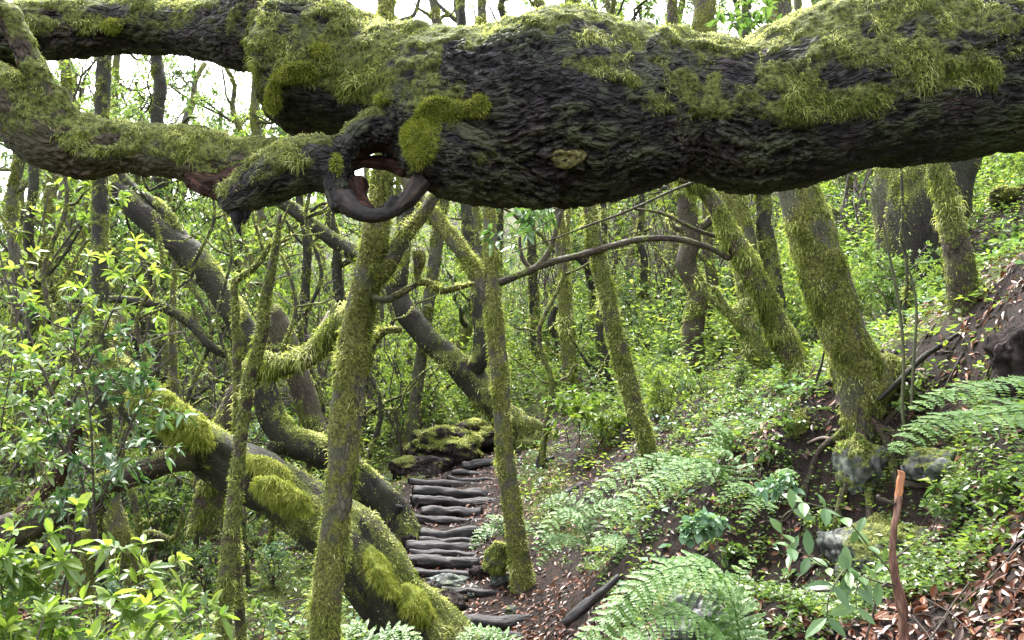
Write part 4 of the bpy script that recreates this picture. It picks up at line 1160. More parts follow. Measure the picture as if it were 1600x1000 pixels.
# ---------------------------------------------------------------- leaves
def leaf_geo(b, d, up, L, W, rng, tone, full=True, droop=0.25, fold=0.25):
    """one leaf per row: base, direction, rough upward side, length, width"""
    n = len(b)
    d = norm(d); s = norm(np.cross(d, up)); u = np.cross(s, d)
    L = np.broadcast_to(L, n)[:, None]; W = np.broadcast_to(W, n)[:, None]
    tw = rng.normal(0, 0.25, (n, 1))
    s, u = s * np.cos(tw) + u * np.sin(tw), u * np.cos(tw) - s * np.sin(tw)
    dz = np.array((0, 0, -1.0))
    dr = droop * L * rng.uniform(0.3, 1.6, (n, 1))
    def at(t, w):
        c = b + d * L * t + dz * dr * t * t
        return c, c - s * W * w + u * W * w * fold, c + s * W * w + u * W * w * fold
    if full:
        m1, l1, r1 = at(0.2, 0.34); m2, l2, r2 = at(0.48, 0.5); m3, l3, r3 = at(0.78, 0.33); tip = at(1.0, 0)[0]
        v = np.stack((b, l1, m1, r1, l2, m2, r2, l3, m3, r3, tip), 1).reshape(-1, 3)
        o = np.arange(n)[:, None] * 11
        q = np.concatenate([o + np.array([x]) for x in ((1, 2, 5, 4), (2, 3, 6, 5), (4, 5, 8, 7), (5, 6, 9, 8))])
        t = np.concatenate([o + np.array([x]) for x in ((0, 2, 1), (0, 3, 2), (7, 8, 10), (8, 9, 10))])
        return v, q, t, np.repeat(tone, 11)
    m1, l1, r1 = at(0.45, 0.48); tip = at(1.0, 0)[0]
    v = np.stack((b, l1, r1, tip), 1).reshape(-1, 3)
    o = np.arange(n)[:, None] * 4
    t = np.concatenate((o + np.array([[0, 3, 1]]), o + np.array([[0, 2, 3]])))
    return v, np.zeros((0, 4), int), t, np.repeat(tone, 4)

def twig_leaves(pts, rng, n, L, W, whorl=5, frac=0.65):
    """leaf bases and directions along the outer part of a twig and in a whorl at its end"""
    m = len(pts)
    t = rng.uniform(1 - frac, 1, n)
    x = t * (m - 1); i = np.minimum(x.astype(int), m - 2); f = (x - i)[:, None]
    b = pts[i] * (1 - f) + pts[i + 1] * f
    T = norm(pts[i + 1] - pts[i])
    side = norm(np.cross(T, rng.normal(0, 1, (n, 3))))
    d = T * 0.55 + side + np.array((0, 0, 0.15))
    if whorl:
        Te = norm(pts[-1] - pts[-2])
        a = np.linspace(0, 2 * np.pi, whorl, endpoint=False) + rng.uniform(0, 6)
        x1 = norm(np.cross(Te, (0.3, 0.2, 0.9))); x2 = np.cross(Te, x1)
        dd = Te[None] * 0.6 + x1[None] * np.cos(a)[:, None] + x2[None] * np.sin(a)[:, None] + np.array((0, 0, 0.1))
        b = np.vstack((b, np.repeat(pts[-1:], whorl, 0))); d = np.vstack((d, dd))
    return b, d

def plant_mesh(root, rng, stems, twigs, twig_len, leaves, L, W, leafmat, full, droop=0.25, stem_r=0.012, stem_mat='twig', upb=0.5, whorl=5, base=(0, 0, 0), seg=6):
    """stems: list of point arrays; hangs twigs and leaves on them"""
    base = np.asarray(base, float)
    lb, ld = [], []
    for st in stems:
        n = len(st)
        r = np.linspace(stem_r, stem_r * 0.35, n)
        mb = MB()
        v, q, t, bk = sweep(np.concatenate((st, r[:, None]), 1), seg, 0.1, 3)
        mb.add(v, q, t, bk=bk, moss=np.zeros(len(v)))
        T = norm(np.gradient(st, axis=0))
        for k in range(twigs):
            i = int(rng.uniform(0.25, 0.98) * (n - 1))
            sd = norm(np.cross(T[i], rng.normal(0, 1, 3)))
            ln = twig_len * rng.uniform(0.45, 1.25) * (1.15 - 0.6 * i / n)
            d0 = norm(sd + T[i] * 0.5 + np.array((0, 0, upb)) * rng.uniform(0.2, 1.0))
            tt = np.linspace(0, 1, 5)[:, None]
            pts = st[i] + d0 * ln * tt + np.array((0, 0, 0.25 * ln)) * tt * tt * rng.uniform(-1.2, 0.6) + np.cumsum(rng.normal(0, 0.03 * ln, (5, 3)), 0) * (tt > 0)
            v, q, t, bk = sweep(np.concatenate((pts, np.linspace(stem_r * 0.4, stem_r * 0.15, 5)[:, None]), 1), 4, 0, 0, False)
            mb.add(v, q, None, bk=bk, moss=np.zeros(len(v)))
            if leafmat is None:
                for _k in range(3):
                    j = int(rng.integers(1, 5)); d2 = norm(d0 + rng.normal(0, 0.9, 3)); l2 = ln * rng.uniform(0.3, 0.7)
                    p2 = pts[j] + d2 * l2 * np.linspace(0, 1, 4)[:, None] + np.cumsum(rng.normal(0, 0.06 * l2, (4, 3)), 0)
                    v, q, t, bk = sweep(np.concatenate((p2, np.linspace(stem_r * 0.25, stem_r * 0.1, 4)[:, None]), 1), 4, 0, 0, False)
                    mb.add(v, q, None, bk=bk, moss=np.zeros(len(v)))
                continue
            b, d = twig_leaves(pts, rng, max(1, int(leaves * rng.uniform(0.6, 1.4))), L, W, whorl)
            lb.append(b); ld.append(d)
        if leafmat:
            b, d = twig_leaves(st, rng, leaves, L, W, whorl, 0.3)
            lb.append(b); ld.append(d)
        mb.build('stem', M[stem_mat], root, base)
    if not lb: return None
    lb = np.vstack(lb); ld = np.vstack(ld)
    n = len(lb)
    up = np.array((0, 0, 1.0)) + rng.normal(0, 0.35, (n, 3))
    sz = rng.uniform(0.6, 1.2, n)
    tone = np.clip(rng.normal(0.42, 0.2, n) + 0.35 * fbm(lb * 2.5 / max(L * 10, .5), 2, int(rng.integers(99))), 0, 1)
    v, q, t, tn = leaf_geo(lb, ld + rng.normal(0, 0.25, (n, 3)), up, L * sz, W * sz, rng, tone, full, droop)
    mb = MB(); mb.add(v, q, t, rnd=tn)
    return mb.build('foliage', M[leafmat], root, base, smooth=False)

def shrub_stems(rng, n, h, spread, lean=(0, 0), npt=9):
    out = []
    for k in range(n):
        a = rng.uniform(0, 2 * np.pi)
        d = np.array((math.cos(a), math.sin(a), 0)) * spread * rng.uniform(0.3, 1.0) + np.array((*lean, 0))
        hh = h * rng.uniform(0.65, 1.05)
        t = np.linspace(0, 1, npt)[:, None]
        p = d * (t * 0.6 + 0.4 * t * t) + np.array((0, 0, hh)) * (t * 1.1 - 0.1 * t * t)
        p = p + np.cumsum(rng.normal(0, 0.03 * h, (npt, 3)), 0) * (t > 0) * np.array((1, 1, 0.4))
        p[0] -= np.array((0, 0, 0.12))
        out.append(p)
    return out

KINDS = {  # height, stems, spread, twigs, twig length, leaves, leaf length, leaf width, material, look
 'laurel': (1.25, 6, 0.5, 12, 0.36, 11, 0.095, 0.036, 'leaf', ('laurel_shrub', 'mid green laurel shrub', 'shrub')),
 'young': (1.15, 6, 0.55, 11, 0.34, 11, 0.10, 0.036, 'leaf_bright', ('laurel_shrub', 'bright yellow green laurel shrub', 'shrub')),
 'glossy': (2.1, 5, 0.7, 13, 0.45, 11, 0.095, 0.036, 'leaf_blue', ('sapling', 'tall glossy bluish sapling', 'sapling')),
 'low': (0.5, 6, 0.35, 8, 0.2, 10, 0.05, 0.024, 'leaf', ('low_shrub', 'low small leaved shrub', 'shrub')),
 'airy': (2.6, 5, 0.9, 14, 0.5, 10, 0.09, 0.032, 'leaf_bright', ('sapling', 'tall airy light green sapling', 'sapling')),
 'herb': (0.4, 5, 0.3, 5, 0.16, 7, 0.07, 0.034, 'leaf_grey', ('leafy_herb', 'pale grey green leafy herb', 'plant')),
}
KINDS['bare'] = (2.4, 4, 0.7, 11, 0.6, 0, 0.05, 0.02, None, ('bare_sapling', 'thin bare branched sapling', 'sapling'))
PROTO = {}
for kname, (h, ns, sp, tw, tl, lv, LL, WW, lm, look) in KINDS.items():
    for var in range(3):
        rg = np.random.default_rng(hash((len(kname), var, int(h * 100))) % 100000)
        root = thing(look[0], look[1], look[2], (0, 0, 0))
        plant_mesh(root, rg, shrub_stems(rg, ns, h, sp), tw, tl, lv, LL, WW, lm, False, 0.3, 0.010 if h < 1.5 else 0.016, whorl=6)
        PROTO[kname, var] = [root, False]

PLANTS = []
def put(kname, x, y, scale, rng, z=None):
    var = int(rng.integers(3))
    e = PROTO[kname, var]
    o = e[0] if not e[1] else copy_thing(e[0])
    e[1] = True
    o.location = (x, y, (g1(x, y) if z is None else z) - 0.02)
    o.rotation_euler = (rng.normal(0, 0.08), rng.normal(0, 0.08), rng.uniform(0, 6.28))
    o.scale = (scale,) * 3
    PLANTS.append([o, kname, x, y, KINDS[kname][0] * scale])
    return o

rg = np.random.default_rng(77)
taken = []
def free(x, y, r):
    for (a, b) in taken:
        if (a - x) ** 2 + (b - y) ** 2 < r * r: return False
    taken.append((x, y)); return True
def scatter(n, box, r, kinds, smin, smax, ok=lambda x, y: True, tries=60):
    c = 0
    for _ in range(n * tries):
        if c >= n: break
        x = rg.uniform(box[0], box[1]); y = rg.uniform(box[2], box[3])
        if abs(x) > 0.75 * y + 1.5 or not ok(x, y): continue
        if path_dist(np.array([x]), np.array([y]))[0] < 0.95 and y < 13.5: continue
        if not free(x, y, r): continue
        kk = kinds[int(rg.integers(len(kinds)))]
        put(kk, x, y, rg.uniform(smin, smax), rg); c += 1
# slope right of the steps, thick with laurel seedlings
scatter(60, (1.0, 8, 7.2, 12), 0.45, ['laurel', 'low', 'low', 'young', 'herb'], 0.5, 0.85, lambda x, y: x > 1.2 + (8.5 - y) * 0.5)
scatter(60, (-1.5, 11, 11.5, 18), 0.6, ['laurel', 'laurel', 'young', 'low', 'glossy'], 0.6, 1.0, lambda x, y: y > 13 or x > 1.6)
scatter(62, (-10, 16, 17, 30), 0.9, ['laurel', 'airy', 'airy', 'young'], 1.1, 1.9)
scatter(64, (-9, 11, 8.0, 20), 0.6, ['bare'], 0.7, 1.6, lambda x, y: (x > 1.4 or x < -2.5) or y > 13)
scatter(46, (-8, 2.5, 11.8, 22), 0.5, ['airy', 'young', 'airy', 'laurel'], 0.8, 1.3, lambda x, y: x < -1.6 or y > 14)
# left of the path
scatter(12, (-3.6, -1.2, 6.6, 10), 0.5, ['low', 'herb', 'low'], 0.6, 1.0)
scatter(22, (-9, -2.2, 7.0, 12), 0.7, ['laurel', 'young', 'glossy', 'airy'], 0.7, 1.1, lambda x, y: x < -1.2 - 0.22 * y)
scatter(44, (-14, -1.5, 11.5, 19), 0.8, ['laurel', 'young', 'airy', 'airy', 'glossy'], 0.9, 1.35)
scatter(26, (-22, -3, 18, 30), 1.3, ['airy', 'young', 'laurel'], 1.3, 1.9)

# ---------------------------------------------------------------- saplings and brush close by, built one by one with full leaves
def near_plant(name, label, cat, stems_px, kname, rng, twigs, tl, leaves, L, W, mat, stem_r=0.008, droop=0.3, upb=0.4, d=None, full=True, whorl=6):
    stems = []
    for s in stems_px:
        sk = skel([(a[0], a[1], 4, a[2]) for a in s], s[0][2], step=0.09)
        stems.append(sk[:, :3])
    base = stems[0][0]
    root = thing(name, label, cat, base)
    plant_mesh(root, rng, stems, twigs, tl, leaves, L, W, mat, full, droop, stem_r, 'twig', upb, whorl, base)
    return root
rg = np.random.default_rng(5)
near_plant('laurel_shrub', 'bright young laurel brush filling the lowest left foreground', 'shrub',
   [[(60,1150,2.9),(80,1000,2.9),(110,870,2.9),(120,790,2.9)], [(60,1150,2.9),(160,1010,3.0),(210,900,3.1),(225,850,3.1)], [(60,1150,2.9),(20,1000,2.8),(0,900,2.8),(20,830,2.8)], [(-60,1150,2.7),(-60,980,2.7),(-40,870,2.7)], [(60,1150,2.9),(120,1060,2.8),(170,980,2.8),(250,930,2.85)], [(-20,1180,2.5),(40,1050,2.55),(70,960,2.6)]],
   'young', rg, 12, 0.24, 8, 0.082, 0.029, 'leaf_young', 0.007)
near_plant('laurel_shrub', 'low spray of bright leaves reaching right from the left foreground brush', 'shrub',
   [[(230,1120,3.3),(260,1000,3.3),(300,960,3.35),(330,945,3.4)], [(230,1120,3.3),(220,1010,3.3),(200,960,3.3)]], 'young', rg, 7, 0.2, 6, 0.085, 0.03, 'leaf_young', 0.006)
near_plant('sapling', 'glossy bluish sapling with layered sprays before the leaning rotting trunk', 'sapling',
   [[(150,1080,5.0),(152,900,5.0),(146,760,5.0),(140,640,5.0),(120,560,5.0),(110,470,5.0)], [(152,800,5.0),(190,700,4.95),(215,640,4.9),(240,610,4.9)], [(146,740,5.0),(90,690,5.0),(50,640,5.0),(10,620,5.0)], [(150,860,5.0),(130,760,4.9),(100,700,4.9),(60,640,4.9)], [(140,640,5.0),(190,580,5.0),(230,545,5.0)]],
   'glossy', rg, 14, 0.34, 9, 0.078, 0.028, 'leaf_blue', 0.011, upb=0.2)
near_plant('sapling', 'light green sapling with leafy sprays beside the straight slim trunk', 'sapling',
   [[(100,1080,5.6),(108,800,5.6),(112,600,5.6),(125,470,5.6),(140,400,5.6)], [(110,640,5.6),(165,510,5.55),(200,440,5.5),(235,400,5.5)], [(110,680,5.6),(60,560,5.6),(30,470,5.6),(20,420,5.6)]],
   'young', rg, 12, 0.36, 8, 0.10, 0.034, 'leaf_bright', 0.011, upb=0.2)
near_plant('sapling', 'dark leaved sapling at the far left edge in front of the thin trunks', 'sapling',
   [[(-30,1080,4.4),(-20,850,4.4),(0,680,4.4),(20,560,4.4)], [(-20,800,4.4),(30,720,4.4),(60,680,4.4)], [(-10,740,4.4),(-40,620,4.4),(-50,520,4.4)]],
   'glossy', rg, 12, 0.3, 9, 0.075, 0.028, 'leaf', 0.010, upb=0.2)
near_plant('sapling', 'leafy sprig hanging glossy pale leaves before the slim upright tree', 'sapling',
   [[(905,300,5.9),(880,330,5.9),(850,350,5.9),(800,372,5.9),(770,380,5.9)], [(880,330,5.9),(850,322,5.9),(820,330,5.9)]],
   'glossy', rg, 6, 0.2, 6, 0.09, 0.034, 'leaf_blue', 0.005, upb=-0.1)
near_plant('sapling', 'small leafy shoot in the dip above the lying trunk', 'sapling',
   [[(1185,140,4.2),(1165,90,4.2),(1150,40,4.2),(1145,0,4.2)], [(1165,90,4.2),(1185,40,4.2),(1200,10,4.2)]],
   'young', rg, 5, 0.17, 6, 0.085, 0.032, 'leaf', 0.004)
near_plant('sapling', 'leafy seedling beside the foot of the right slim shaggy tree', 'sapling',
   [[(1540,480,6.4),(1530,430,6.4),(1520,400,6.4)], [(1560,470,6.2),(1575,410,6.2),(1570,350,6.2)], [(1480,520,6.3),(1470,460,6.3),(1455,410,6.3)]],
   'young', rg, 7, 0.22, 6, 0.085, 0.032, 'leaf', 0.005)
near_plant('laurel_shrub', 'bright leafed seedling clump right behind the top of the steps', 'shrub',
   [[(890,700,9.6),(880,650,9.6),(870,630,9.6)], [(900,700,9.6),(920,650,9.6),(935,620,9.6)], [(905,700,9.6),(905,650,9.6),(895,610,9.6)], [(930,710,9.4),(955,660,9.4),(975,640,9.4)]],
   'young', rg, 8, 0.3, 8, 0.12, 0.05, 'leaf_young', 0.006)
near_plant('leafy_herb', 'cluster of round pale leaves on the bank left of the mossy boulder', 'plant',
   [[(1090,850,4.5),(1085,830,4.45),(1075,815,4.4)], [(1090,850,4.5),(1105,825,4.45),(1112,812,4.4)], [(1092,850,4.5),(1095,835,4.4),(1098,825,4.35)]],
   'herb', rg, 6, 0.09, 4, 0.05, 0.048, 'leaf_grey', 0.004)
near_plant('leafy_herb', 'small grey green herb on the dark cut soil below the moss tuft', 'plant',
   [[(1215,790,4.4),(1210,770,4.35),(1205,755,4.3)], [(1215,790,4.4),(1220,765,4.35),(1225,745,4.3)]], 'herb', rg, 4, 0.08, 4, 0.06, 0.03, 'leaf_grey', 0.003)

for (x0, y0, lab) in ((1195, 745, 'tiny seedling on the cut bank between the moss tuft and the fern dome'), (1130, 900, 'small seedling rooted above the big arching fern'), (1290, 860, 'seedling behind the sprawling paired leaves'), (1230, 690, 'seedling at the brink of the cut bank left of the stout trunk'), (1480, 820, 'seedling right of the pale boulder'), (1560, 800, 'seedling near the right edge under the fern'), (1420, 660, 'seedling right of the stout trunk foot'), (1060, 760, 'seedling behind the long pale fronds')):
    dd = dep(x0, y0)
    near_plant('seedling', lab, 'seedling', [[(x0, y0, dd), (x0 - 8, y0 - 25, dd), (x0 - 6, y0 - 55, dd)], [(x0, y0, dd), (x0 + 14, y0 - 20, dd), (x0 + 26, y0 - 42, dd)]], 'herb', rg, 6, 0.11, 6, 0.05, 0.024, 'leaf', 0.003)
# opposite leaved plant on the right bank: each leaf pair placed along its stems
def paired_plant(label, stems, mat, rng, L, W):
    base = P(*stems[0][0])[0]
    root = thing('leafy_herb', label, 'plant', base)
    lb, ld = [], []
    for st in stems:
        sk = skel([(a[0], a[1], 4, a[2]) for a in st], st[0][2], step=0.02)
        v, q, t, bk = sweep(np.concatenate((sk[:, :3], np.linspace(0.0035, 0.0018, len(sk))[:, None]), 1), 8, 0, 0)
        mb = MB(); mb.add(v, q, t, bk=bk); mb.build('stem', M['stem'], root, base)
        T = norm(np.gradient(sk[:, :3], axis=0)); n = len(sk)
        for j, i in enumerate(np.linspace(n * 0.18, n - 1, max(3, n // 4)).astype(int)):
            sd = norm(np.cross(T[i], np.array((0, -0.8, 0.6)))) if j % 2 == 0 else norm(np.cross(T[i], np.array((0.3, -0.3, 1.0))))
            for sg in (-1, 1):
                lb.append(sk[i, :3]); ld.append(sd * sg + T[i] * 0.45 + np.array((0, -0.15, 0.0)))
    lb, ld = np.array(lb), np.array(ld); n = len(lb)
    sz = rng.uniform(0.75, 1.15, n)
    v, q, t, tn = leaf_geo(lb, ld + rng.normal(0, .15, (n, 3)), np.tile((0, -0.75, 0.75), (n, 1)) + rng.normal(0, 0.2, (n, 3)), L * sz, W * sz, rng, rng.random(n), True, 0.2, 0.15)
    mb = MB(); mb.add(v, q, t, rnd=tn); mb.build('foliage', M[mat], root, base, smooth=False)
M['leaf_pair'] = blade_mat('paired_leaf', [(0, (0.045, 0.105, 0.032)), (1, (0.115, 0.20, 0.065))], 0.3, 0.38, 0.5)
paired_plant('plant with paired oval leaves sprawling over the pale boulder beside the reddish stick',
   [[(1400,910,3.0),(1385,885,3.0),(1360,857,2.98),(1330,820,2.95),(1300,797,2.92),(1255,785,2.9)], [(1400,920,3.0),(1350,902,2.95),(1300,890,2.9),(1262,868,2.88),(1235,855,2.86)], [(1330,905,2.95),(1320,890,2.9),(1296,930,2.85),(1292,965,2.85)], [(1350,900,2.95),(1338,920,2.9),(1338,950,2.86)], [(1240,870,3.0),(1225,840,2.95),(1222,810,2.92),(1238,796,2.9)]], 'leaf_pair', rg, 0.09, 0.037)

near_plant('laurel_shrub', 'bright low bush under the leaning rotting trunk beside the twin stems', 'shrub',
   [[(330,1080,4.9),(320,1000,4.9),(300,930,4.9)], [(330,1080,4.9),(290,990,4.8),(255,950,4.8)], [(400,1080,4.9),(410,1000,4.9),(420,950,4.9)]], 'young', rg, 8, 0.24, 8, 0.07, 0.028, 'leaf', 0.006)
near_plant('sapling', 'tall leafy sapling whose sprays fill the gap left of the lower limb', 'sapling',
   [[(30,1000,7.5),(40,600,7.5),(60,380,7.5),(90,250,7.5)], [(45,560,7.5),(0,400,7.5),(-20,300,7.5)], [(50,450,7.5),(130,340,7.4),(170,290,7.4)]], 'young', rg, 14, 0.5, 9, 0.10, 0.036, 'leaf_young', 0.014)
near_plant('sapling', 'tall leafy sapling standing behind the long dark sweeping trunk', 'sapling',
   [[(330,900,10.5),(335,600,10.5),(320,420,10.5),(300,320,10.5)], [(335,560,10.5),(390,430,10.5),(420,360,10.5)], [(330,600,10.5),(260,470,10.5),(225,400,10.5)]], 'young', rg, 15, 0.7, 10, 0.12, 0.045, 'leaf_bright', 0.016)

# ---------------------------------------------------------------- ferns
def frond(root, base, pts, width, rng, pairs=26, lobes=9, mat='fern', up=None):
    pairs = int(pairs * 0.72)
    """arching leaf from a curve through pts (x, y, metres away): a midrib with pinnae, each cut into lobes"""
    P3 = np.array([P(*p)[0] for p in pts])
    c = spline(np.concatenate((P3, np.zeros((len(P3), 1))), 1), 60)[:, :3]
    T = norm(np.gradient(c, axis=0))
    seg = np.concatenate(([0], np.cumsum(np.linalg.norm(np.diff(c, axis=0), axis=1)))); Ltot = seg[-1]
    mb = MB()
    v, q, t, bk = sweep(np.concatenate((c, np.linspace(0.004, 0.001, 60)[:, None]), 1), 6, 0, 0)
    mb.add(v, q, t, rnd=np.full(len(v), 0.25))
    up = np.array((0, -0.35, 0.95)) if up is None else np.asarray(up, float)
    lb, ld, lu, LL, LW, tn = [], [], [], [], [], []
    t0 = 0.12
    for k in range(pairs):
        t = t0 + (1 - t0) * (k + 0.5) / pairs
        i = min(int(t * 59), 58)
        x = (t - t0) / (1 - t0)
        pl = width * (0.45 + 0.55 * sstep(0, 0.25, x)) * (1 - x) ** 0.75 * 1.08 + 0.012
        side = norm(np.cross(T[i], up))
        for sg in (-1, 1):
            d = norm(side * sg + T[i] * 0.38 + rng.normal(0, 0.05, 3))
            m = max(3, int(lobes * (0.35 + 0.65 * pl / width)))
            s = np.linspace(0.06, 0.97, m)
            pc = c[i] + d * pl * s[:, None] + np.array((0, 0, -0.22)) * pl * (s ** 2)[:, None] * rng.uniform(0.5, 1.5)
            spn = norm(np.cross(d, up))
            nn = np.cross(spn, d)
            for s2 in (-1, 1):
                lb.append(pc); ld.append(np.repeat((spn * s2 + d * 0.45)[None], m, 0)); lu.append(np.repeat(nn[None] * (1 if nn[2] > 0 else -1), m, 0))
                w = pl / m
                ll = (0.60 * Ltot * (1 - t0) / pairs) * (1 - 0.8 * s ** 1.6) + 0.0015
                LL.append(ll); LW.append(np.full(m, w * 1.75)); tn.append(np.full(m, np.clip(rng.normal(0.45, 0.14) + 0.25 * x, 0, 1)))
    lb, ld, lu, LL, LW, tn = map(np.concatenate, (lb, ld, lu, LL, LW, tn))
    v, q, t, tt = leaf_geo(lb, ld, lu, LL, LW, rng, np.clip(tn + rng.normal(0, 0.06, len(tn)), 0, 1), False, 0.1, 0.1)
    mb.add(v, q, t, rnd=tt)
    return mb.build('frond', M[mat], root, base, smooth=False)

def fern(label, fronds, rng, stalks=True):
    base = P(*fronds[0][0][0])[0]
    root = thing('fern', label, 'fern', base)
    for pts, w, pr, lo in fronds:
        frond(root, base, pts, w, rng, pr, lo)
    return root
rg = np.random.default_rng(15)
fern('big arching fern drooping left in front of the mossy pale boulder', [
  ([(1160,1080,2.9),(1150,960,2.9),(1120,895,2.85),(1060,885,2.8),(1000,915,2.75),(960,960,2.7),(925,1030,2.65)], 0.17, 34, 12),
  ([(1180,1080,2.9),(1150,980,2.95),(1110,925,2.95),(1050,900,2.95),(985,925,2.95),(935,975,2.9),(880,1020,2.85)], 0.16, 32, 12),
  ([(1165,1080,2.8),(1120,1000,2.75),(1060,960,2.7),(1000,980,2.65),(940,1040,2.6)], 0.13, 26, 10),
  ([(1165,1080,2.95),(1165,990,3.0),(1155,920,3.0),(1160,885,3.0),(1180,870,3.0)], 0.09, 20, 8),
  ([(1100,1090,2.5),(1040,1030,2.5),(980,1010,2.5),(920,1040,2.5)], 0.14, 26, 10)], rg)
fern('pale fern with two long fronds reaching left below the slim leaning tree', [
  ([(1140,790,4.9),(1130,740,4.85),(1100,722,4.8),(1050,735,4.7),(1000,765,4.6),(950,815,4.5),(925,850,4.5)], 0.17, 28, 9),
  ([(1140,790,4.9),(1090,735,4.95),(1040,715,4.95),(980,730,4.9),(930,770,4.8),(895,820,4.75)], 0.16, 28, 9),
  ([(1140,790,4.9),(1150,730,4.9),(1130,705,4.9),(1090,700,4.9)], 0.12, 18, 7)], rg)
fern('small rounded fern dome standing highest on the slope', [
  ([(1140,735,5.6),(1145,690,5.6),(1130,668,5.55),(1105,690,5.5),(1098,720,5.45)], 0.16, 20, 7),
  ([(1140,735,5.6),(1160,680,5.6),(1170,658,5.6),(1185,670,5.55)], 0.15, 18, 7),
  ([(1140,735,5.6),(1138,690,5.5),(1120,662,5.45),(1150,650,5.4)], 0.14, 16, 7)], rg)
fern('spreading fern clump on the slope just right of the slim upright tree', [
  ([(920,850,5.9),(905,810,5.85),(880,800,5.8),(850,830,5.7),(835,860,5.65)], 0.16, 20, 7),
  ([(920,850,5.9),(930,800,5.9),(960,785,5.9),(990,800,5.85)], 0.15, 20, 7),
  ([(920,850,5.9),(890,840,5.75),(860,850,5.65),(840,885,5.6)], 0.14, 18, 7),
  ([(920,850,5.9),(945,840,5.75),(975,850,5.65),(960,880,5.6)], 0.14, 18, 7),
  ([(920,850,5.9),(900,790,6.0),(870,775,6.0),(840,800,6.0)], 0.14, 18, 7)], rg)
fern('wide pale green fern reaching in from the right edge', [
  ([(1760,700,2.95),(1700,650,2.95),(1620,640,2.9),(1530,650,2.85),(1450,665,2.8),(1392,708,2.72)], 0.22, 28, 12),
  ([(1760,680,3.1),(1690,610,3.1),(1610,598,3.1),(1530,605,3.1),(1470,618,3.05),(1422,640,3.0)], 0.16, 24, 9),
  ([(1760,700,2.9),(1700,680,2.85),(1640,690,2.8),(1580,745,2.75)], 0.16, 20, 9)], rg)
fern('young fern growing from the cut soil bank below the moss tuft', [
  ([(1200,800,4.75),(1180,765,4.7),(1150,760,4.65),(1120,785,4.6)], 0.10, 18, 7),
  ([(1200,800,4.75),(1205,755,4.75),(1225,735,4.7),(1250,745,4.65)], 0.10, 18, 7),
  ([(1200,800,4.75),(1190,780,4.6),(1175,790,4.55),(1160,820,4.5)], 0.09, 16, 7)], rg)
fern('little fern leaning over the right side of the steps', [
  ([(790,845,7.2),(775,825,7.2),(755,828,7.15),(735,858,7.1)], 0.14, 16, 6),
  ([(790,845,7.2),(800,820,7.2),(820,818,7.2),(838,838,7.2)], 0.13, 16, 6),
  ([(790,845,7.2),(780,812,7.25),(760,805,7.3)], 0.12, 14, 6)], rg)
fern('fern tip rising before the lowest steps', [
  ([(790,1050,4.9),(765,1005,4.9),(740,985,4.9),(710,1005,4.85)], 0.14, 18, 8),
  ([(790,1050,4.9),(790,1000,4.9),(765,985,4.9),(745,990,4.85)], 0.12, 18, 8)], rg)
fern('fern spreading under the slim front tree by the rotting trunk foot', [
  ([(590,1060,4.6),(575,1000,4.6),(550,978,4.6),(525,995,4.55)], 0.15, 18, 8),
  ([(590,1060,4.6),(600,1000,4.6),(630,985,4.6),(660,1005,4.55)], 0.14, 18, 8)], rg)
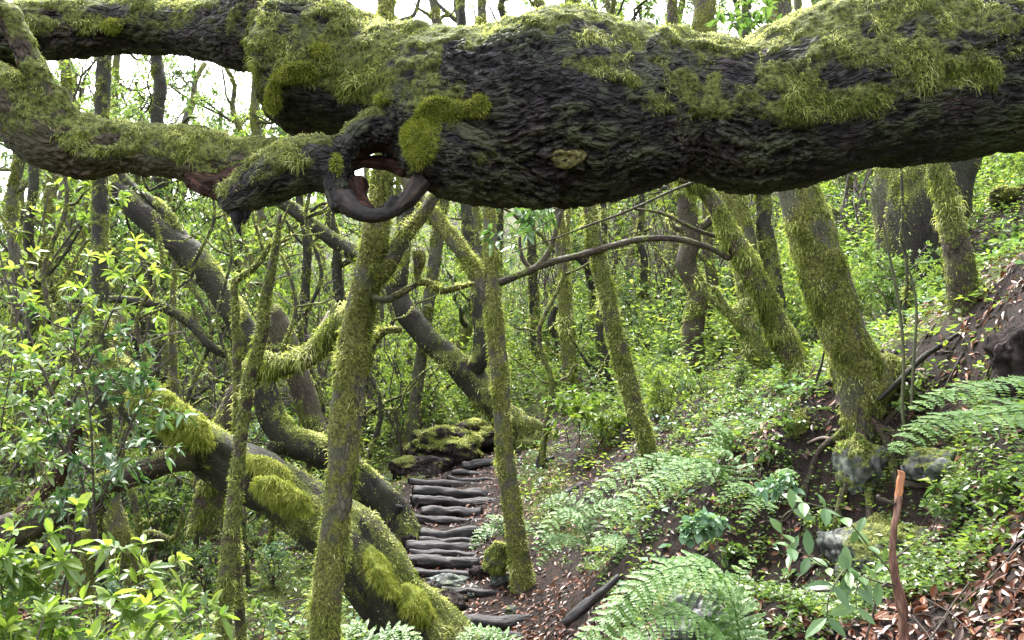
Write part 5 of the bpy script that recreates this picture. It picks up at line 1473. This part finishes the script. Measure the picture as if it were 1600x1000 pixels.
# ---------------------------------------------------------------- woodland behind: whole trees with crowns
def wood_tree_proto(seed, h, r, lean, mossy, leafy, lm, bark):
    rg = np.random.default_rng(seed)
    root = thing('laurel_tree', 'woodland tree', 'tree', (0, 0, 0))
    t = np.linspace(0, 1, 16)[:, None]
    c = np.concatenate((lean[0] * h * t ** 1.4, lean[1] * h * t ** 1.4, h * t), 1) + np.cumsum(rg.normal(0, 0.040 * h * 0.35, (16, 3)), 0) * (t > 0) * np.array((1, 1, 0.2))
    c[0, 2] -= 0.5
    sk = np.concatenate((c, (r * (1.15 - 0.8 * t))), 1)
    v, q, tt, bk, mask = mossy_tube(spline(sk, 40), seed, 12, 0.14, mossy, 0.3)
    mb = MB(); mb.add(v, q, tt, bk=bk, moss=mask); tr_part = mb.build('trunk', M[bark], root)
    mo = MB()
    s = lump_strands(v, q, np.clip(mask - 0.2, 0, 1), int(900 * mossy * h * r * 6), 0.07, 0.014, seed + 2, **SHAG)
    if s: mo.add(s[0], s[1], s[2], rnd=s[3])
    lb, ld = [], []
    for k in range(10):
        i = int(rg.uniform(3, 15)); T = norm(c[i] - c[i - 1])
        a = rg.uniform(0, 6.28); sd = np.array((math.cos(a), math.sin(a), rg.uniform(0.1, 0.9)))
        ln = h * rg.uniform(0.22, 0.42)
        u = np.linspace(0, 1, 9)[:, None]
        pts = c[i] + norm(sd) * ln * u + np.cumsum(rg.normal(0, 0.035 * ln, (9, 3)), 0) * (u > 0) + np.array((0, 0, 0.15 * ln)) * u * u
        rr = np.linspace(sk[i, 3] * 0.5, 0.012, 9)[:, None]
        v, q, tt, bk, mask = mossy_tube(spline(np.concatenate((pts, rr), 1), 18), seed + k, 8, 0.12, mossy * 0.8, 0.4)
        mb = MB(); mb.add(v, q, tt, bk=bk, moss=mask)
        for j in range(7):
            x = int(rg.integers(2, 9)); d0 = norm(rg.normal(0, 1, 3) + np.array((0, 0, 0.35))); tl = ln * rg.uniform(0.2, 0.5)
            uu = np.linspace(0, 1, 6)[:, None]
            tp = pts[x] + d0 * tl * uu + np.cumsum(rg.normal(0, 0.05 * tl, (6, 3)), 0) * (uu > 0)
            v, q, tt, bk = sweep(np.concatenate((tp, np.linspace(rr[x, 0] * 0.5 + 0.004, 0.004, 6)[:, None]), 1), 5, 0, 0, False)
            mb.add(v, q, None, bk=bk, moss=np.full(len(v), 0.35))
            for w in range(int(rg.integers(2, 4))):
                y = int(rg.integers(2, 6)); d1 = norm(rg.normal(0, 1, 3) + np.array((0, 0, 0.1))); t2 = tl * rg.uniform(0.3, 0.7)
                sp = tp[y] + d1 * t2 * np.linspace(0, 1, 4)[:, None] + np.array((0, 0, -0.2 * t2)) * np.linspace(0, 1, 4)[:, None] ** 2
                v, q, tt, bk = sweep(np.concatenate((sp, np.linspace(0.006, 0.003, 4)[:, None]), 1), 4, 0, 0, False)
                mb.add(v, q, None, bk=bk, moss=np.full(len(v), 0.2))
                if leafy:
                    b, d = twig_leaves(sp, rg, int(leafy * rg.uniform(0.7, 1.8)), .1, .03, 5, 0.9)
                    lb.append(b); ld.append(d)
        mb.build('limb', M[bark], root)
    if mo.n: mo.build('moss', M['moss'], tr_part)
    if lb:
        lb = np.vstack(lb); ld = np.vstack(ld); n = len(lb)
        sz = rg.uniform(0.7, 1.2, n)
        tone = np.clip(rg.normal(0.45, 0.2, n) + 0.4 * fbm(lb * 1.2, 2, seed), 0, 1)
        v, q, tt, tn = leaf_geo(lb, ld + rg.normal(0, 0.3, (n, 3)), np.array((0, 0, 1.0)) + rg.normal(0, 0.4, (n, 3)), 0.13 * sz, 0.055 * sz, rg, tone, False, 0.3)
        mb = MB(); mb.add(v, q, tt, rnd=tn); mb.build('crown', M[lm], root, smooth=False)
    return root
WOOD = [wood_tree_proto(501, 7.5, 0.15, (0.10, 0.0), 0.5, 14, 'leaf', 'bark_grey'), wood_tree_proto(502, 8.5, 0.17, (-0.16, 0.05), 0.4, 14, 'leaf_bright', 'bark_grey'),
        wood_tree_proto(503, 6.5, 0.11, (0.2, -0.05), 0.6, 12, 'leaf', 'bark_brown'), wood_tree_proto(504, 9.5, 0.19, (-0.05, 0.0), 0.35, 15, 'leaf_bright', 'bark_grey'),
        wood_tree_proto(505, 7.0, 0.12, (-0.22, 0.0), 0.6, 8, 'leaf', 'bark_grey'), wood_tree_proto(506, 8.0, 0.15, (0.05, 0.1), 0.35, 13, 'leaf', 'bark_dark')]
WLOOK = ['grey mossy woodland tree', 'grey trunked bright leaved woodland tree', 'slender moss furred woodland tree', 'tall grey woodland tree', 'sparse leaning woodland tree', 'dark leafy woodland tree']
wused = [False] * 6
rg = np.random.default_rng(99)
WTREES = []
wt = []
def put_wood(x, y, s, k=None):
    k = int(rg.integers(6)) if k is None else k
    o = WOOD[k] if not wused[k] else copy_thing(WOOD[k])
    wused[k] = True
    o.location = (x, y, g1(x, y)); o.rotation_euler = (0, 0, rg.uniform(0, 6.28)); o.scale = (s, s, s * rg.uniform(0.9, 1.15))
    WTREES.append([o, k, x, y, 5.0 * s])
for (n, y0, y1, r, s0, s1) in ((4, 14, 18, 2.4, 0.75, 1.0), (9, 18, 28, 2.8, 0.85, 1.2), (28, 28, 46, 2.6, 0.9, 1.4)):
    c = 0
    for _ in range(n * 50):
        if c >= n: break
        y = rg.uniform(y0, y1); x = rg.uniform(-0.72 * y - 1, 0.72 * y + 1)
        if abs(x - 0.8) < 1.0 and y < 16: continue
        if any((a - x) ** 2 + (b - y) ** 2 < r * r for a, b in wt): continue
        wt.append((x, y)); put_wood(x, y, rg.uniform(s0, s1)); c += 1

for (px, d, s) in ((60, 13, .72), (170, 14.5, .8), (260, 12.5, .62), (330, 16, .85), (400, 13.5, .7), (-30, 12, .75), (120, 19, 1.0), (300, 21, 1.1), (220, 17, .8), (360, 19, 1.0), (180, 23, 1.2), (90, 16, .85), (420, 24, 1.2), (250, 25, 1.3), (20, 24, 1.2)):
    q0, _ = P(px, 500, d); put_wood(q0[0], q0[1], s)
# ---------------------------------------------------------------- labels that single each plant out: look, then the nearest landmark and side
MARKS = [((300,240),'the lower left limb'),((585,280),'the hollow in the lying trunk'),((890,250),'the pale branch scar'),((1330,150),'the lying trunk'),((545,600),'the slim front tree'),((430,590),'the bent broken trunk'),
 ((370,700),'the twin stems'),((440,780),'the rotting trunk'),((250,640),'the moss cushions'),((330,440),'the dark sweeping trunk'),((455,560),'the rounded broken trunk'),((700,560),'the U limbed tree'),((785,650),'the slim upright tree'),
 ((990,600),'the slim leaning tree'),((1190,460),'the bearded tree'),((1310,500),'the stout trunk'),((1430,400),'the massive dark trunk'),((1490,380),'the right slim tree'),((1405,850),'the reddish stick'),((700,830),'the log steps'),((690,690),'the root stump'),
 ((160,500),'the straight slim trunk'),((60,350),'the left edge trunks'),((1075,420),'the reddish trunk'),((1010,375),'the arching bare branch'),((1140,690),'the fern dome'),((1030,750),'the long fronds'),((900,830),'the spreading fern'),((1110,1000),'the big arching fern'),((1560,640),'the right edge fern'),((210,930),'the bright brush'),((860,700),'the forked dead branch'),((250,330),'the dark side branch')]
def place_words(o, h):
    px, py, f = project(np.array(o.location) + np.array((0, 0, h * 0.6)))
    (mx, my), nm = min(MARKS, key=lambda m: (m[0][0] - px) ** 2 + (m[0][1] - py) ** 2)
    dx, dy = px - mx, py - my
    side = ('right of' if dx > 0 else 'left of') if abs(dx) > abs(dy) * 0.8 else ('below' if dy > 0 else 'above')
    dist = math.hypot(dx, dy)
    far = 'close ' if dist < 45 else ('well ' if dist > 130 else '')
    return f'{far}{side} {nm}', px, f
lots = {}
for (lst, looks, grp) in ((PLANTS, None, None), (WTREES, WLOOK, None)):
    for e in lst:
        o, k, x, y, h = e
        look = KINDS[k][9][1] if looks is None else looks[k]
        pos, px, f = place_words(o, h)
        dpt = 'near' if f < 10 else ('mid distance' if f < 16 else ('distant' if f < 26 else 'farthest'))
        lab = f'{dpt} {look} {pos}'.replace('mid distance', 'mid')
        lots.setdefault(lab, []).append((f, px, o))
        o['group'] = {'laurel_shrub': 'laurel shrubs of the understorey', 'bare_sapling': 'bare saplings of the understorey', 'sapling': 'saplings of the understorey', 'low_shrub': 'low shrubs on the slopes', 'leafy_herb': 'herbs on the slopes', 'laurel_tree': 'woodland trees behind'}[o.name.split('.')[0]]
ORD = ['frontmost', 'second nearest', 'third nearest', 'fourth nearest', 'fifth nearest', 'sixth nearest', 'seventh nearest', 'eighth nearest']
for lab, es in lots.items():
    es.sort(key=lambda e: e[0])
    for i, (f, px, o) in enumerate(es):
        o['label'] = lab if len(es) == 1 else ORD[min(i, 7)] + ' ' + lab
for p in list(PROTO.values()):
    if not p[1]:
        for ch in list(p[0].children): bpy.data.objects.remove(ch)
        bpy.data.objects.remove(p[0])

# ---------------------------------------------------------------- what nobody could count: fallen leaves, small ground plants, moss on the ground, twigs
rg = np.random.default_rng(321)
def ground_points(n, box, power=1.6):
    u = rg.random(n * 3) ** power
    y = box[2] + (box[3] - box[2]) * u
    x = rg.uniform(-1, 1, n * 3) * (0.85 * y + 1.4)
    k = (x > box[0]) & (x < box[1])
    x, y = x[k][:n], y[k][:n]
    return x, y
def on_ground(x, y, lift=0.0):
    return np.stack((x, y, ground(x, y) + lift), -1)
x, y = ground_points(100000, (-9, 9, 2.4, 17))
p = on_ground(x, y, 0.012); n = ground_normal(x, y)
keep = rg.random(len(p)) < np.clip(0.42 + 0.9 * fbm(p * 1.1, 3, 44) + 0.45 * (path_dist(x, y) < 1.2), 0.05, 1)
p, n = p[keep], n[keep]
t = norm(np.cross(n, rg.normal(0, 1, n.shape)) + n * rg.normal(0.15, 0.25, (len(n), 1)))
sz = rg.uniform(0.6, 1.25, len(p))
v, q, tr, tn = leaf_geo(p, t, norm(n + rg.normal(0, 0.35, n.shape)), 0.055 * sz, 0.022 * sz, rg, rg.random(len(p)) ** 1.3, True, 0.25, 0.45)
mb = MB(); mb.add(v, q, tr, rnd=tn)
tag(mb.build('fallen_leaves', M['litter'], smooth=False), 'brown and russet fallen leaves littering the forest floor', 'leaf litter', kind='stuff')

def herbs(n, box, L, W, per, mat, name, label, seed, thr, h=0.06, power=1.6, ok=None):
    x, y = ground_points(n, box, power)
    p = on_ground(x, y)
    m = fbm(p * 0.8, 4, seed) + 0.3 * fbm(p * 4, 2, seed + 1) - thr - 1.2 * ((path_dist(x, y) < 0.62) & (y < 13))
    if ok is not None: m = np.where(ok(x, y), m, -1)
    keep = m > 0
    p = p[keep]
    c = np.repeat(p, per, 0); k = len(c)
    a = rg.uniform(0, 2 * np.pi, k); el = rg.uniform(0.05, 0.8, k)
    d = np.stack((np.cos(a) * np.cos(el), np.sin(a) * np.cos(el), np.sin(el)), -1)
    hh = np.repeat(h * rg.uniform(0.2, 1.6, len(p)), per) * rg.uniform(0.5, 1, k)
    c = c + d * np.array((0.6, 0.6, 0.2)) * hh[:, None] + np.array((0, 0, 1.0)) * hh[:, None]
    sz = rg.uniform(0.6, 1.3, k)
    v, q, tr, tn = leaf_geo(c, d, np.array((0, 0, 1.0)) + rg.normal(0, 0.3, (k, 3)), L * sz, W * sz, rg, np.clip(rg.normal(0.45, 0.25, k), 0, 1), False, 0.3)
    mb = MB(); mb.add(v, q, tr, rnd=tn)
    return tag(mb.build(name, M[mat], smooth=False), label, 'ground plants', kind='stuff')
herbs(27000, (-9, 10, 2.6, 14), 0.032, 0.020, 7, 'leaf', 'ground_cover', 'tiny green herbs carpeting the forest floor', 61, -0.02, 0.05)
herbs(6000, (-14, 14, 5.5, 22), 0.065, 0.034, 7, 'leaf_bright', 'seedling_cover', 'bright laurel seedlings dotted over the slopes', 67, 0.02, 0.12, 1.2)
herbs(26000, (-20, 22, 8.5, 30), 0.085, 0.036, 7, 'leaf', 'undergrowth', 'knee high laurel seedlings thick over the far slopes', 83, -0.05, 0.55, 1.0, lambda x, y: (x > 0.9) | (y > 12.5) | (x < -2.2))
herbs(26000, (-20, 22, 10, 34), 0.10, 0.042, 7, 'leaf_bright', 'undergrowth', 'waist high bright laurel seedlings over the far slopes', 89, 0.0, 0.9, 1.0, lambda x, y: (x > 1.6) | (y > 13.5) | (x < -2.6))
herbs(6000, (-12, 14, 3.4, 20), 0.06, 0.036, 6, 'leaf_grey', 'pale_ground_cover', 'pale grey green ground plants over the slopes', 73, 0.15, 0.10, 1.3)

herbs(13000, (0.3, 7, 2.5, 9.5), 0.028, 0.018, 7, 'leaf', 'ground_cover', 'tiny green herbs creeping over the right bank', 61, 0.06, 0.05, 1.3)
herbs(3000, (0.5, 7, 2.8, 10), 0.05, 0.026, 7, 'leaf_bright', 'seedling_cover', 'small laurel seedlings dotted over the right bank', 91, 0.1, 0.10, 1.3)
gq = GQ[(GV[GQ[:, 0], 1] > 2.3) & (GV[GQ[:, 0], 1] < 13) & (np.abs(GV[GQ[:, 0], 0]) < 6.5)]
wgt = np.clip(g_moss - 0.3, 0, 1) / (1 + (GV[:, 1] / 5) ** 2)
f, bw = sample_quads(GV, gq, wgt, 130000, rg)
p = wsum(GV, gq, f, bw); n = norm(wsum(GN, gq, f, bw))
s = strand_geo(p, n, rg.uniform(0.012, 0.04, len(p)), 0.0011 * np.maximum(p[:, 1], 2.5), rg, 0.9, 0.5, 0.0, 0.3, np.clip(0.42 + 0.3 * fbm(p * 6, 3, 8) + rg.normal(0, 0.15, len(p)), 0, 1))
mb = MB(); mb.add(s[0], s[1], s[2], rnd=s[3])
tag(mb.build('ground_moss', M['moss'], smooth=False), 'yellow green moss growing over the soil and bank', 'moss', kind='stuff')

# clods and grit on the bare bank
x, y = ground_points(9000, (-3, 7, 2.4, 11))
p = on_ground(x, y); kp = rg.random(len(p)) < np.clip(0.5 + fbm(p * 1.7, 3, 15), 0.05, 1); p = p[kp]
oc = np.array([(1, 0, 0), (-1, 0, 0), (0, 1, 0), (0, -1, 0), (0, 0, 1), (0, 0, -1)], float)
ot = np.array([(0, 2, 4), (2, 1, 4), (1, 3, 4), (3, 0, 4), (2, 0, 5), (1, 2, 5), (3, 1, 5), (0, 3, 5)])
sz = 0.006 + 0.022 * rg.random(len(p)) ** 3
v = p[:, None] + (oc[None] * rg.uniform(0.55, 1.2, (len(p), 6, 1)) + rg.normal(0, 0.15, (len(p), 6, 3))) * sz[:, None, None]
t = (np.arange(len(p))[:, None, None] * 6 + ot[None]).reshape(-1, 3)
mb = MB(); mb.add(v.reshape(-1, 3), None, t)
M['clod'] = plain_mat('soil_clod', [(0.3, (0.006, 0.004, 0.0035)), (0.6, (0.03, 0.021, 0.018)), (0.8, (0.09, 0.075, 0.065))], (9, 9, 9), 0.9, 0.15)
tag(mb.build('soil_grit', M['clod'], smooth=False), 'dark clods and grit lying on the bare soil', 'grit', kind='stuff')
x, y = ground_points(1500, (-7, 8, 2.6, 13))
p = on_ground(x, y, 0.012)
mb = MB()
for i in range(len(p)):
    a = rg.uniform(0, 6.28); ln = rg.uniform(0.08, 0.5)
    e = p[i] + np.array((math.cos(a) * ln, math.sin(a) * ln, 0)); e[2] = g1(e[0], e[1]) + 0.015 + rg.uniform(0, 0.05)
    mid = (p[i] + e) / 2 + rg.normal(0, 0.05 * ln, 3); r = rg.uniform(0.002, 0.007)
    v, q, t, bk = sweep(np.array([[*p[i], r], [*mid, r * 0.9], [*e, r * 0.5]]), 5, 0, 0, False)
    mb.add(v, q, None, bk=bk)
tag(mb.build('twig_litter', M['twig']), 'thin dead twigs strewn on the forest floor', 'twigs', kind='stuff')
